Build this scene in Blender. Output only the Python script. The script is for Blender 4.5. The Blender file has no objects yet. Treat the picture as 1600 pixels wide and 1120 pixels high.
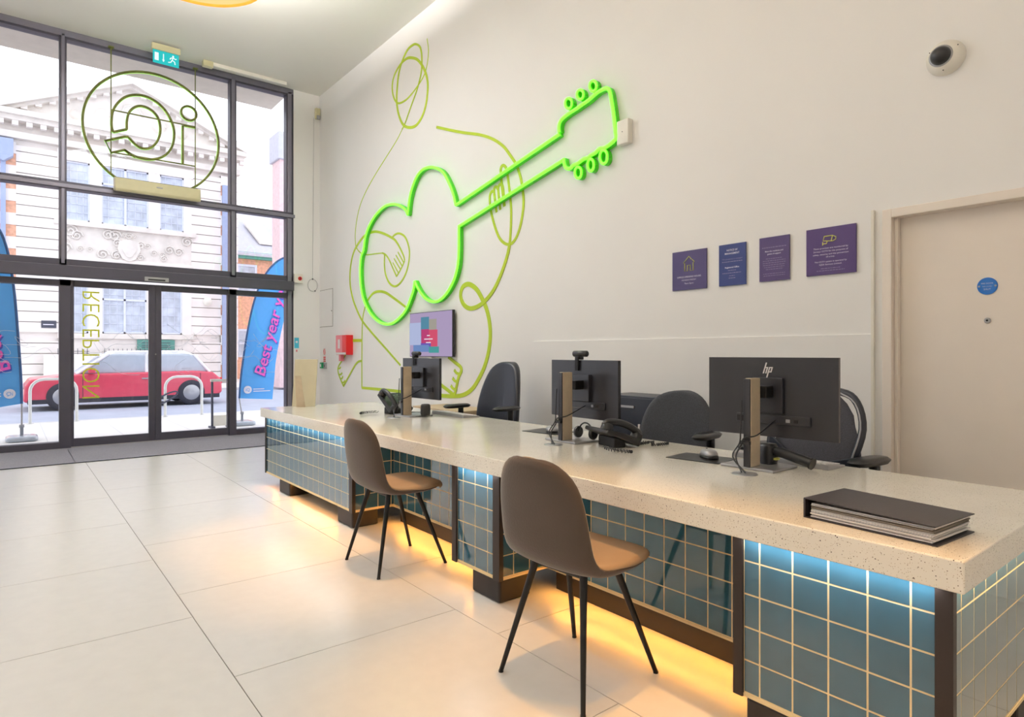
import bpy, bmesh, math, random
from mathutils import Vector, Matrix
random.seed(7)
PI = math.pi
S = bpy.context.scene
C = S.collection

# ------------------------------------------------------------------ camera, world, lights, exposure
cd = bpy.data.cameras.new('camera'); cam = bpy.data.objects.new('camera', cd); C.objects.link(cam)
cam.location = (0, 0, 1.19)
cam.rotation_euler = (PI / 2, 0, math.radians(51.36))
cd.sensor_width = 36; cd.lens = 22.095; cd.shift_y = -0.0056; cd.clip_end = 200
S.camera = cam
S.view_settings.view_transform = 'Standard'; S.view_settings.look = 'None'
S.view_settings.exposure = 0.0; S.view_settings.gamma = 1.0
S.view_settings.use_curve_mapping = False
S.cycles.use_denoising = True
S.cycles.max_bounces = 10; S.cycles.diffuse_bounces = 5; S.cycles.transparent_max_bounces = 16
S.cycles.sample_clamp_indirect = 6

w = bpy.data.worlds.new('overcast_sky'); S.world = w; w.use_nodes = True
nt = w.node_tree; bg = nt.nodes['Background']
tc = nt.nodes.new('ShaderNodeTexCoord'); no = nt.nodes.new('ShaderNodeTexNoise'); no.inputs['Scale'].default_value = 2.5
cr = nt.nodes.new('ShaderNodeValToRGB')
cr.color_ramp.elements[0].color = (0.80, 0.86, 1.0, 1); cr.color_ramp.elements[1].color = (0.96, 0.97, 1.0, 1)
nt.links.new(tc.outputs['Generated'], no.inputs['Vector']); nt.links.new(no.outputs['Fac'], cr.inputs['Fac'])
nt.links.new(cr.outputs['Color'], bg.inputs['Color'])
bg.inputs['Strength'].default_value = 2.15

def area(name, loc, rot, sx, sy, power, col, spread=None):
    l = bpy.data.lights.new(name, 'AREA'); l.shape = 'RECTANGLE'; l.size = sx; l.size_y = sy
    l.energy = power; l.color = col
    if spread: l.spread = math.radians(spread)
    o = bpy.data.objects.new(name, l); o.location = loc; o.rotation_euler = rot; C.objects.link(o)
    return o

PENDANTS = [(-6.15, 1.29), (-2.5, 0.9), (-6.15, -2.3), (-2.5, -2.3), (0.9, -0.8)]  # first hangs in view; the other four are unseen, added to light the room
for i, (px_, py_) in enumerate(PENDANTS):
    l = bpy.data.lights.new('pendant_fill_light', 'AREA'); l.shape = 'DISK'; l.size = 1.05
    l.energy = (46, 2, 20, 8, 8)[i]; l.color = (0.86, 0.93, 1.0)
    o = bpy.data.objects.new('pendant_fill_light', l); o.location = (px_, py_, 4.59); C.objects.link(o)
    # added uplight that brightens the ceiling and upper walls
    l2 = bpy.data.lights.new('ceiling_fill_light', 'AREA'); l2.shape = 'DISK'; l2.size = 1.0
    l2.energy = (270, 66, 110, 76, 80)[i]; l2.color = ((1.0, 0.98, 0.95), (1.0, 0.90, 0.77))[i in (1, 3, 4)]
    o2 = bpy.data.objects.new('ceiling_fill_light', l2); o2.location = (px_, py_, 4.78); o2.rotation_euler = (PI, 0, 0); C.objects.link(o2)
# added warm spots without fittings, tinting the floor before the counter orange
for x_ in (-4.1, -3.3, -2.5, -1.7, -0.9, -0.1):
    l = bpy.data.lights.new('added_warm_spot', 'SPOT'); l.energy = 460; l.spot_size = math.radians(20); l.spot_blend = 0.9
    l.color = (1.0, 0.46, 0.07); l.shadow_soft_size = 0.08
    o = bpy.data.objects.new('added_warm_spot', l); o.location = (x_, 1.42, 5.1); C.objects.link(o)
# ------------------------------------------------------------------ materials
def lin(c): return tuple(((v / 255) / 12.92 if v / 255 <= .04045 else ((v / 255 + .055) / 1.055) ** 2.4) for v in c)
def mat(name, rgb, rough=.5, metal=0, var=.04, scale=8, bump=0, bscale=60, emit=None, estr=0, coat=0, spec=.5):
    m = bpy.data.materials.new(name); m.use_nodes = True; n = m.node_tree; b = n.nodes['Principled BSDF']
    c = lin(rgb)
    t = n.nodes.new('ShaderNodeTexCoord'); z = n.nodes.new('ShaderNodeTexNoise'); z.inputs['Scale'].default_value = scale
    r = n.nodes.new('ShaderNodeValToRGB')
    r.color_ramp.elements[0].position = .3; r.color_ramp.elements[1].position = .7
    r.color_ramp.elements[0].color = tuple(max(0, v * (1 - var)) for v in c) + (1,)
    r.color_ramp.elements[1].color = tuple(min(1, v * (1 + var)) for v in c) + (1,)
    n.links.new(t.outputs['Object'], z.inputs['Vector']); n.links.new(z.outputs['Fac'], r.inputs['Fac'])
    n.links.new(r.outputs['Color'], b.inputs['Base Color'])
    b.inputs['Roughness'].default_value = rough; b.inputs['Metallic'].default_value = metal
    b.inputs['Coat Weight'].default_value = coat; b.inputs['Specular IOR Level'].default_value = spec
    if bump:
        z2 = n.nodes.new('ShaderNodeTexNoise'); z2.inputs['Scale'].default_value = bscale
        bp = n.nodes.new('ShaderNodeBump'); bp.inputs['Strength'].default_value = bump; bp.inputs['Distance'].default_value = .01
        n.links.new(t.outputs['Object'], z2.inputs['Vector']); n.links.new(z2.outputs['Fac'], bp.inputs['Height']); n.links.new(bp.outputs['Normal'], b.inputs['Normal'])
    if emit:
        b.inputs['Emission Color'].default_value = lin(emit) + (1,); b.inputs['Emission Strength'].default_value = estr
    return m
def glassmat(name, tint=(1, 1, 1), refl=.06):
    m = bpy.data.materials.new(name); m.use_nodes = True; n = m.node_tree; n.nodes.clear()
    o = n.nodes.new('ShaderNodeOutputMaterial'); mx = n.nodes.new('ShaderNodeMixShader'); t = n.nodes.new('ShaderNodeBsdfTransparent'); g = n.nodes.new('ShaderNodeBsdfGlossy')
    t.inputs['Color'].default_value = tint + (1,); g.inputs['Roughness'].default_value = .02
    f = n.nodes.new('ShaderNodeFresnel'); f.inputs['IOR'].default_value = 1.3
    n.links.new(f.outputs['Fac'], mx.inputs['Fac']); n.links.new(t.outputs['BSDF'], mx.inputs[1]); n.links.new(g.outputs['BSDF'], mx.inputs[2]); n.links.new(mx.outputs['Shader'], o.inputs['Surface'])
    return m
def terrazzo(name):
    m = mat(name, (238, 233, 222), .16, var=.03, scale=5, coat=.2)
    n = m.node_tree; b = n.nodes['Principled BSDF']; base = b.inputs['Base Color'].links[0].from_socket
    t = n.nodes.new('ShaderNodeTexCoord')
    prev = base
    for sc, th, col in ((150, .18, (120, 100, 84)), (72, .115, (70, 60, 55)), (260, .22, (178, 158, 134))):
        v = n.nodes.new('ShaderNodeTexVoronoi'); v.inputs['Scale'].default_value = sc
        n.links.new(t.outputs['Object'], v.inputs['Vector'])
        g = n.nodes.new('ShaderNodeMath'); g.operation = 'LESS_THAN'; g.inputs[1].default_value = th
        n.links.new(v.outputs['Distance'], g.inputs[0])
        sp = n.nodes.new('ShaderNodeSeparateColor'); n.links.new(v.outputs['Color'], sp.inputs['Color'])
        h = n.nodes.new('ShaderNodeMath'); h.operation = 'LESS_THAN'; h.inputs[1].default_value = .45; n.links.new(sp.outputs[0], h.inputs[0])
        k = n.nodes.new('ShaderNodeMath'); k.operation = 'MULTIPLY'; n.links.new(g.outputs[0], k.inputs[0]); n.links.new(h.outputs[0], k.inputs[1])
        mx = n.nodes.new('ShaderNodeMix'); mx.data_type = 'RGBA'; mx.inputs['B'].default_value = lin(col) + (1,)
        n.links.new(k.outputs[0], mx.inputs['Factor']); n.links.new(prev, mx.inputs['A']); prev = mx.outputs['Result']
    n.links.new(prev, b.inputs['Base Color'])
    return m
def emat(name, rgb, s):
    m = bpy.data.materials.new(name); m.use_nodes = True; n = m.node_tree; n.nodes.clear()
    o = n.nodes.new('ShaderNodeOutputMaterial'); e = n.nodes.new('ShaderNodeEmission'); e.inputs['Color'].default_value = lin(rgb) + (1,); e.inputs['Strength'].default_value = s
    n.links.new(e.outputs['Emission'], o.inputs['Surface']); return m

M = dict(
    wall=mat('white_wall_paint', (240, 239, 238), .7, var=.012, scale=1.5, bump=.03, bscale=200),
    ceil=mat('ceiling_paint', (234, 232, 226), .75, var=.01, scale=1.5),
    tilef=mat('porcelain_floor_tile', (222, 218, 213), .28, var=.02, scale=14, bump=.01, bscale=300, spec=.4),
    grout=mat('floor_grout', (120, 112, 104), .8),
    matc=mat('entrance_matting', (150, 148, 158), .95, var=.12, scale=90, bump=.4, bscale=400),
    frame=mat('dark_anodised_aluminium', (74, 72, 84), .4, .3),
    frame_in=mat('grey_aluminium', (126, 124, 138), .35, .5),
    glass=glassmat('window_glass'),
    white=mat('white_plastic', (232, 228, 218), .4),
    cream=mat('cream_plastic', (205, 198, 160), .45),
    offwhite=mat('painted_door', (236, 226, 216), .5, var=.01),
    black=mat('black_plastic', (28, 28, 32), .35),
    blackm=mat('matte_black_metal', (24, 23, 24), .45, .3),
    brown=mat('dark_bronze_trim', (44, 34, 31), .45, .2),
    plinth=mat('dark_brown_laminate', (38, 30, 28), .55),
    tile=mat('teal_glazed_tile', (46, 90, 110), .05, var=.10, scale=9, coat=.8, spec=.6),
    tgrout=mat('cream_tile_grout', (232, 208, 160), .7),
    top=terrazzo('terrazzo_quartz'),
    steel=mat('brushed_champagne_metal', (200, 182, 156), .4, .3, var=.05, scale=30),
    silver=mat('silver_plastic', (168, 168, 172), .35, .5),
    velvet=mat('taupe_velvet', (80, 68, 61), .9, var=.10, scale=5, bump=.1, bscale=120),
    seat=mat('tan_velvet_seat', (160, 134, 106), .8, var=.06, scale=5, bump=.08, bscale=120),
    leather=mat('navy_black_leather', (38, 42, 54), .38, bump=.08, bscale=160),
    fabric=mat('charcoal_woven_fabric', (66, 68, 74), .9, var=.2, scale=160, bump=.3, bscale=300),
    mesh=mat('grey_chair_mesh', (70, 70, 78), .8, var=.2, scale=200),
    monitor=mat('monitor_back_plastic', (42, 42, 48), .3),
    lime=mat('lime_wall_paint', (176, 200, 40), .6, var=.03),
    neon=mat('neon_flex_light', (90, 255, 40), .4, emit=(98, 255, 44), estr=2.6),
    neonh=mat('green_neon_housing', (70, 190, 25), .4, emit=(60, 190, 20), estr=.12),
    olive=mat('olive_sign_tube', (104, 112, 40), .5),
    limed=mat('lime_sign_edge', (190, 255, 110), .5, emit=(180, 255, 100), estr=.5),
    purple=mat('purple_acrylic', (70, 60, 108), .35, var=.03),
    navy=mat('navy_acrylic', (44, 58, 118), .3, var=.03),
    violet=mat('violet_acrylic', (74, 56, 108), .35, var=.03),
    dviolet=mat('deep_violet_acrylic', (72, 50, 108), .35, var=.03),
    ink=mat('white_print', (225, 222, 235), .6), inkdim=mat('faint_print', (150, 140, 170), .6), inky=mat('yellow_print', (228, 228, 120), .6),
    red=mat('red_enamel', (215, 25, 35), .35), redl=mat('pale_red_label', (225, 130, 140), .5),
    green=mat('green_sign', (30, 140, 90), .5), blue=mat('blue_sign', (20, 105, 190), .4), cyan=mat('cyan_label', (70, 180, 210), .5),
    paper=mat('white_paper', (225, 222, 222), .8), cover=mat('black_vinyl_cover', (48, 44, 50), .45, bump=.05, bscale=200),
    card=mat('beige_board', (205, 196, 168), .7), wood=mat('light_wood_laminate', (196, 172, 142), .5, var=.08, scale=4),
    stone=mat('pale_limestone', (236, 230, 226), .85, var=.05, scale=2, bump=.2, bscale=12),
    stoned=mat('carved_limestone', (224, 218, 212), .85, var=.08, scale=3, bump=.5, bscale=8),
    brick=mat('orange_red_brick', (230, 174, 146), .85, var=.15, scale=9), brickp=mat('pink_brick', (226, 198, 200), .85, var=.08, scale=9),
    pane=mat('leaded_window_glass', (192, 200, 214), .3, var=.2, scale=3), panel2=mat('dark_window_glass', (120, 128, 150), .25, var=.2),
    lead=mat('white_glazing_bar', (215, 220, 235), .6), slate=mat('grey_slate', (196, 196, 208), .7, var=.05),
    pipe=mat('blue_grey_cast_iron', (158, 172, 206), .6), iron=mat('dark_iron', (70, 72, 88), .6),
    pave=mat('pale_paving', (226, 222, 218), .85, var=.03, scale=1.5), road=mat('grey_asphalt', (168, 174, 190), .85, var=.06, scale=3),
    kerb=mat('granite_kerb', (200, 198, 200), .8), soffit=mat('concrete_soffit', (214, 204, 192), .8),
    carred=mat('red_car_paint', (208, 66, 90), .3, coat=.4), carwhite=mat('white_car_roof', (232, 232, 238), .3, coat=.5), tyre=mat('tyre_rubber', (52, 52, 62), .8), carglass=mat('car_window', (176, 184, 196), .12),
    rack=mat('stainless_rack', (214, 214, 210), .35, .3), flagb=mat('blue_banner_fabric', (84, 166, 238), .75, var=.05, scale=2),
    flagedge=mat('navy_banner_edge', (50, 90, 140), .7), pink=mat('magenta_print', (236, 92, 196), .7), pinks=mat('blue_print_shadow', (60, 80, 190), .7),
    yellow=mat('lime_vinyl', (222, 228, 50), .6), sign=mat('green_sign_board', (90, 150, 140), .6),
    led=emat('cool_led', (200, 236, 255), 4), ledw=emat('warm_led', (255, 190, 90), 3),
    lampdisc=emat('lamp_diffuser', (255, 226, 150), 1.0), lamprim=mat('amber_lamp_shade', (250, 190, 90), .5, emit=(250, 178, 70), estr=.55),
    exitg=emat('exit_sign_green', (52, 200, 200), 1.0), exitw=emat('exit_sign_white', (235, 255, 255), 1.1),
)

# ------------------------------------------------------------------ mesh builder
class MB:
    def __init__(s, *mats): s.v = []; s.f = []; s.mi = []; s.sm = []; s.mats = [M[m] if isinstance(m, str) else m for m in mats] or None
    def add(s, vs, fs, mi=0, smooth=False, T=None):
        o = len(s.v)
        s.v += [tuple(T @ Vector(v)) if T is not None else tuple(v) for v in vs]
        s.f += [tuple(o + i for i in f) for f in fs]; s.mi += [mi] * len(fs); s.sm += [smooth] * len(fs)
        return s
    def box(s, x0, x1, y0, y1, z0, z1, mi=0, T=None):
        return s.add([(x0, y0, z0), (x1, y0, z0), (x1, y1, z0), (x0, y1, z0), (x0, y0, z1), (x1, y0, z1), (x1, y1, z1), (x0, y1, z1)],
                     [(3, 2, 1, 0), (4, 5, 6, 7), (0, 1, 5, 4), (1, 2, 6, 5), (2, 3, 7, 6), (3, 0, 4, 7)], mi, T=T)
    def prism(s, poly, axis, a0, a1, mi=0, T=None):
        # poly in the two other axes (in cyclic order x,y,z), extruded a0..a1 along axis
        def P(u, v, a): return {'x': (a, u, v), 'y': (u, a, v), 'z': (u, v, a)}[axis]
        n = len(poly)
        vs = [P(u, v, a0) for u, v in poly] + [P(u, v, a1) for u, v in poly]
        fs = [tuple(range(n)), tuple(range(2 * n - 1, n - 1, -1))] + [(i, i + n, (i + 1) % n + n, (i + 1) % n) for i in range(n)]
        return s.add(vs, fs, mi, T=T)
    def lathe(s, prof, T=None, n=24, mi=0, smooth=True, cap=True):
        vs = []; fs = []
        for r, z in prof:
            for i in range(n): a = 2 * PI * i / n; vs.append((r * math.cos(a), r * math.sin(a), z))
        for k in range(len(prof) - 1):
            for i in range(n): j = (i + 1) % n; fs.append((k * n + i, k * n + j, (k + 1) * n + j, (k + 1) * n + i))
        s.add(vs, fs, mi, smooth, T)
        if cap: s.add(vs[:n], [tuple(range(n - 1, -1, -1))], mi, False, T); s.add(vs[-n:], [tuple(range(n))], mi, False, T)
        return s
    def tube(s, pts, r, n=8, mi=0, T=None, closed=False, r1=None):
        P = [Vector(p) for p in pts]; N = len(P); vs = []; fs = []
        up = None
        for i, p in enumerate(P):
            if closed: t = (P[(i + 1) % N] - P[i - 1])
            else: t = (P[min(i + 1, N - 1)] - P[max(i - 1, 0)])
            t = t.normalized() if t.length > 1e-9 else Vector((0, 0, 1))
            if up is None: up = Vector((0, 0, 1)) if abs(t.z) < .9 else Vector((1, 0, 0))
            u = (up - t * up.dot(t));
            if u.length < 1e-6: u = t.orthogonal()
            u.normalize(); up = u; w_ = t.cross(u)
            rr = r if r1 is None else r + (r1 - r) * i / max(1, N - 1)
            for k in range(n): a = 2 * PI * k / n; vs.append(tuple(p + (u * math.cos(a) + w_ * math.sin(a)) * rr))
        for i in range(N if closed else N - 1):
            j = (i + 1) % N
            for k in range(n): l = (k + 1) % n; fs.append((i * n + k, i * n + l, j * n + l, j * n + k))
        s.add(vs, fs, mi, True, T)
        if not closed: s.add(vs[:n], [tuple(range(n - 1, -1, -1))], mi, False, T); s.add(vs[-n:], [tuple(range(n))], mi, False, T)
        return s
    def build(s, name, parent=None, loc=None, bevel=0, bseg=2, weld=False):
        me = bpy.data.meshes.new(name); me.from_pydata(s.v, [], s.f); me.update()
        for m in (s.mats or [M['white']]): me.materials.append(m)
        for p, i, sm in zip(me.polygons, s.mi, s.sm): p.material_index = i; p.use_smooth = sm
        bm = bmesh.new(); bm.from_mesh(me)
        if weld: bmesh.ops.remove_doubles(bm, verts=bm.verts, dist=1e-5)
        bmesh.ops.recalc_face_normals(bm, faces=bm.faces); bm.to_mesh(me); bm.free()
        o = bpy.data.objects.new(name, me); C.objects.link(o)
        if parent: o.parent = parent
        if loc: o.location = loc
        if bevel:
            b = o.modifiers.new('bevel', 'BEVEL'); b.width = bevel; b.segments = bseg; b.limit_method = 'ANGLE'; b.angle_limit = math.radians(40)
        return o
def thing(name, label, cat, loc=(0, 0, 0), rz=0, group=None):
    o = bpy.data.objects.new(name, None); C.objects.link(o); o.location = loc; o.rotation_euler = (0, 0, rz); o.empty_display_size = .1
    return tag(o, label, cat, group)
def tag(o, label, cat, group=None):
    o['label'] = label; o['category'] = cat
    if group: o['group'] = group
    return o
K = 1.131
def counter_scale(o):
    '''set a counter object at its true size and distance: worktop level with the staff side, blocks flush over their feet'''
    l = o.location; o.location = (l.x * K, l.y * K, 1.19 + K * (l.z - 1.19)); o.scale = (K, K, K)
def struct(o): o['kind'] = 'structure'; return o
def dup(root, loc, rz, label, group=None):
    def cp(o, par):
        c = o.copy(); C.objects.link(c); c.parent = par
        for k in list(o.children): cp(k, c)
        return c
    r = cp(root, None); r.location = loc; r.rotation_euler = (0, 0, rz); r['label'] = label
    if group: r['group'] = group; root['group'] = group
    return r
def smooth(pts, n=5):
    if len(pts) < 3: return list(pts)
    P = [Vector(p) for p in pts]; P = [2 * P[0] - P[1]] + P + [2 * P[-1] - P[-2]]; out = []
    for i in range(1, len(P) - 2):
        a, b, c, d = P[i - 1:i + 3]
        for k in range(n):
            t = k / n
            out.append(tuple(.5 * ((2 * b) + (c - a) * t + (2 * a - 5 * b + 4 * c - d) * t * t + (3 * b - a - 3 * c + d) * t ** 3)))
    out.append(tuple(P[-2])); return out
def ribbon2d(pts, w0, w1):
    """outline quads of a stroke: left and right rails in 2D"""
    P = [Vector(p) for p in pts]; N = len(P); L = []; R = []
    for i, p in enumerate(P):
        t = P[min(i + 1, N - 1)] - P[max(i - 1, 0)]
        t = t.normalized() if t.length > 1e-9 else Vector((1, 0))
        n_ = Vector((-t.y, t.x)); wd = (w0 + (w1 - w0) * math.sin(PI * i / max(1, N - 1))) / 2
        L.append(p + n_ * wd); R.append(p - n_ * wd)
    return L, R
def wall_stroke(mb, pts, w0, w1, y0, y1, mi=0, n=5, drift=0.0):
    sp = smooth(pts, n); L, R = ribbon2d(sp, w0, w1); N = len(sp); vs = []
    for i, (a, b) in enumerate(zip(L, R)): yy = y0 - drift * i; vs += [(a.x, yy, a.y), (b.x, yy, b.y), (b.x, y1, b.y), (a.x, y1, a.y)]
    fs = [(0, 1, 2, 3), (4 * N - 1, 4 * N - 2, 4 * N - 3, 4 * N - 4)]
    for i in range(N - 1):
        for k in range(4): l = (k + 1) % 4; fs.append((4 * i + k, 4 * i + 4 + k, 4 * i + 4 + l, 4 * i + l))
    mb.add(vs, fs, mi)
_tc = {}
def text_geo(body, offset=0.0, shear=0.0):
    key = (body, offset, shear)
    if key in _tc: return _tc[key]
    cu = bpy.data.curves.new('t', 'FONT'); cu.body = body; cu.size = 1; cu.offset = offset; cu.shear = shear; cu.resolution_u = 3; cu.align_x = 'LEFT'
    o = bpy.data.objects.new('t', cu); me = bpy.data.meshes.new_from_object(o)
    vs = [tuple(v.co) for v in me.vertices]; fs = [tuple(p.vertices) for p in me.polygons]
    bpy.data.objects.remove(o); bpy.data.meshes.remove(me); bpy.data.curves.remove(cu)
    xs = [v[0] for v in vs] or [0]; ys = [v[1] for v in vs] or [0]
    _tc[key] = (vs, fs, (min(xs), max(xs), min(ys), max(ys))); return _tc[key]
def text(mb, body, org, U, V, height=None, width=None, mi=0, offset=0.0, shear=0.0, align='c', capref=True):
    """letters at org; U reading direction, V letter-up direction, both unit vectors"""
    vs, fs, (x0, x1, y0, y1) = text_geo(body, offset, shear)
    cap = .69
    sy = height / cap if height else width / (x1 - x0)
    sx = width / (x1 - x0) if width else sy
    U = Vector(U); V = Vector(V); org = Vector(org)
    ox = {'c': -(x0 + x1) / 2, 'l': -x0, 'r': -x1}[align]
    mb.add([tuple(org + U * (v[0] + ox) * sx + V * v[1] * sy) for v in vs], fs, mi)
def shell(rows, t_in, t_out, mats=('velvet', 'seat')):
    """rows: grid of points (list of lists). returns two MBs: outer shell and inner pad as closed solids"""
    nr, nc = len(rows), len(rows[0]); P = [[Vector(p) for p in r] for r in rows]; Nn = []
    for i in range(nr):
        r_ = []
        for j in range(nc):
            du = P[min(i + 1, nr - 1)][j] - P[max(i - 1, 0)][j]; dv = P[i][min(j + 1, nc - 1)] - P[i][max(j - 1, 0)]
            n_ = du.cross(dv); r_.append(n_.normalized() if n_.length > 1e-9 else Vector((0, 0, 1)))
        Nn.append(r_)
    out = []
    for (a, b), m in (((0, t_out), mats[0]), ((0, t_in), mats[1])):
        mb = MB(m); vs = []
        for off in (a, b):
            for i in range(nr):
                for j in range(nc):
                    e = min(1, min(i, nr - 1 - i, j, nc - 1 - j) / 1.0)
                    vs.append(tuple(P[i][j] + Nn[i][j] * (off if (off == a) else off * (.35 + .65 * e))))
        k = nr * nc; fs = []
        for i in range(nr - 1):
            for j in range(nc - 1):
                q = (i * nc + j, i * nc + j + 1, (i + 1) * nc + j + 1, (i + 1) * nc + j)
                fs.append(q); fs.append(tuple(k + z for z in reversed(q)))
        ring = [j for j in range(nc)] + [i * nc + nc - 1 for i in range(1, nr)] + [(nr - 1) * nc + j for j in range(nc - 2, -1, -1)] + [i * nc for i in range(nr - 2, 0, -1)]
        for q in range(len(ring)): p1, p2 = ring[q], ring[(q + 1) % len(ring)]; fs.append((p1, p2, p2 + k, p1 + k))
        mb.add(vs, fs, 0, True); out.append(mb)
    return out
def subsurf(o, l=1):
    m = o.modifiers.new('subsurf', 'SUBSURF'); m.levels = l; m.render_levels = l; return o
T = Matrix.Translation
def RX(a): return Matrix.Rotation(a, 4, 'X')
def RY(a): return Matrix.Rotation(a, 4, 'Y')
def RZ(a): return Matrix.Rotation(a, 4, 'Z')
_b = M['velvet'].node_tree.nodes['Principled BSDF']; _b.inputs['Sheen Weight'].default_value = .35; _b.inputs['Sheen Roughness'].default_value = .4
NEON=[[(-5.628,2.769),(-5.676,2.893),(-5.758,3.029),(-5.874,3.169),(-5.999,3.245),(-6.144,3.295),(-6.304,3.308),(-6.446,3.259),(-6.557,3.147),(-6.626,3.017),(-6.666,2.844)],[(-6.666,2.844),(-6.727,2.915),(-6.871,2.991),(-7.041,3.04),(-7.251,3.055),(-7.482,2.997),(-7.692,2.88),(-7.816,2.737),(-7.868,2.577),(-7.937,2.504),(-7.974,2.356),(-7.969,2.191),(-7.937,2.048),(-7.874,1.916),(-7.75,1.781),(-7.589,1.666),(-7.394,1.584),(-7.197,1.551),(-7.025,1.566),(-6.851,1.627),(-6.703,1.714),(-6.592,1.841),(-6.527,1.938),(-6.499,2.033)],[(-6.499,2.033),(-6.42,1.94),(-6.315,1.852),(-6.201,1.791),(-6.068,1.765),(-5.946,1.776),(-5.824,1.83),(-5.719,1.912),(-5.639,2.007),(-5.586,2.13),(-5.57,2.266),(-5.567,2.412),(-5.567,2.522)],[(-3.952,2.862),(-3.943,2.818),(-3.927,2.783),(-3.893,2.762),(-3.855,2.764),(-3.83,2.777),(-3.781,2.78),(-3.744,2.791),(-3.702,2.802),(-3.667,2.799),(-3.625,2.812),(-3.573,2.82),(-3.533,2.84),(-3.488,2.834)],[(-3.488,2.834),(-3.449,2.838),(-3.405,2.851),(-3.367,2.867),(-3.353,2.888),(-3.36,2.939),(-3.368,3.007),(-3.384,3.109),(-3.4,3.188),(-3.411,3.241),(-3.429,3.284),(-3.46,3.306),(-3.505,3.308),(-3.55,3.304),(-3.596,3.29),(-3.655,3.272),(-3.732,3.257),(-3.793,3.245),(-3.855,3.237),(-3.918,3.225),(-3.976,3.206),(-4.004,3.178),(-4.012,3.136),(-4.007,3.103)]]
NEON_STRAIGHT=[[(-5.572,2.533),(-3.97,2.848)],[(-5.628,2.769),(-4.005,3.087)]]
NEON_LOOPS=[[(-3.564,3.359),(-3.567,3.344),(-3.575,3.333),(-3.588,3.327),(-3.602,3.329),(-3.617,3.337),(-3.629,3.35),(-3.638,3.367),(-3.641,3.384),(-3.638,3.399),(-3.629,3.41),(-3.617,3.415),(-3.602,3.414),(-3.588,3.405),(-3.575,3.392),(-3.567,3.376),(-3.564,3.359)],[(-3.712,3.337),(-3.715,3.322),(-3.723,3.312),(-3.736,3.308),(-3.75,3.309),(-3.765,3.317),(-3.778,3.33),(-3.786,3.345),(-3.789,3.361),(-3.786,3.376),(-3.778,3.386),(-3.765,3.391),(-3.75,3.389),(-3.736,3.381),(-3.723,3.368),(-3.715,3.353),(-3.712,3.337)],[(-3.85,3.306),(-3.853,3.29),(-3.862,3.279),(-3.875,3.273),(-3.891,3.275),(-3.907,3.283),(-3.921,3.297),(-3.93,3.314),(-3.933,3.332),(-3.93,3.348),(-3.921,3.359),(-3.907,3.365),(-3.891,3.363),(-3.875,3.355),(-3.862,3.341),(-3.853,3.324),(-3.85,3.306)],[(-3.736,2.694),(-3.739,2.677),(-3.747,2.663),(-3.76,2.656),(-3.775,2.656),(-3.79,2.662),(-3.802,2.675),(-3.811,2.692),(-3.814,2.711),(-3.811,2.729),(-3.802,2.742),(-3.79,2.749),(-3.775,2.749),(-3.76,2.742),(-3.747,2.729),(-3.739,2.712),(-3.736,2.694)],[(-3.594,2.724),(-3.597,2.706),(-3.604,2.692),(-3.616,2.684),(-3.629,2.683),(-3.642,2.69),(-3.654,2.703),(-3.661,2.721),(-3.664,2.74),(-3.661,2.759),(-3.654,2.773),(-3.642,2.781),(-3.629,2.781),(-3.616,2.774),(-3.604,2.761),(-3.597,2.743),(-3.594,2.724)],[(-3.446,2.754),(-3.449,2.734),(-3.458,2.718),(-3.471,2.71),(-3.486,2.709),(-3.501,2.717),(-3.515,2.732),(-3.523,2.752),(-3.527,2.774),(-3.523,2.794),(-3.515,2.81),(-3.501,2.818),(-3.486,2.819),(-3.471,2.811),(-3.458,2.796),(-3.449,2.776),(-3.446,2.754)]]
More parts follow.
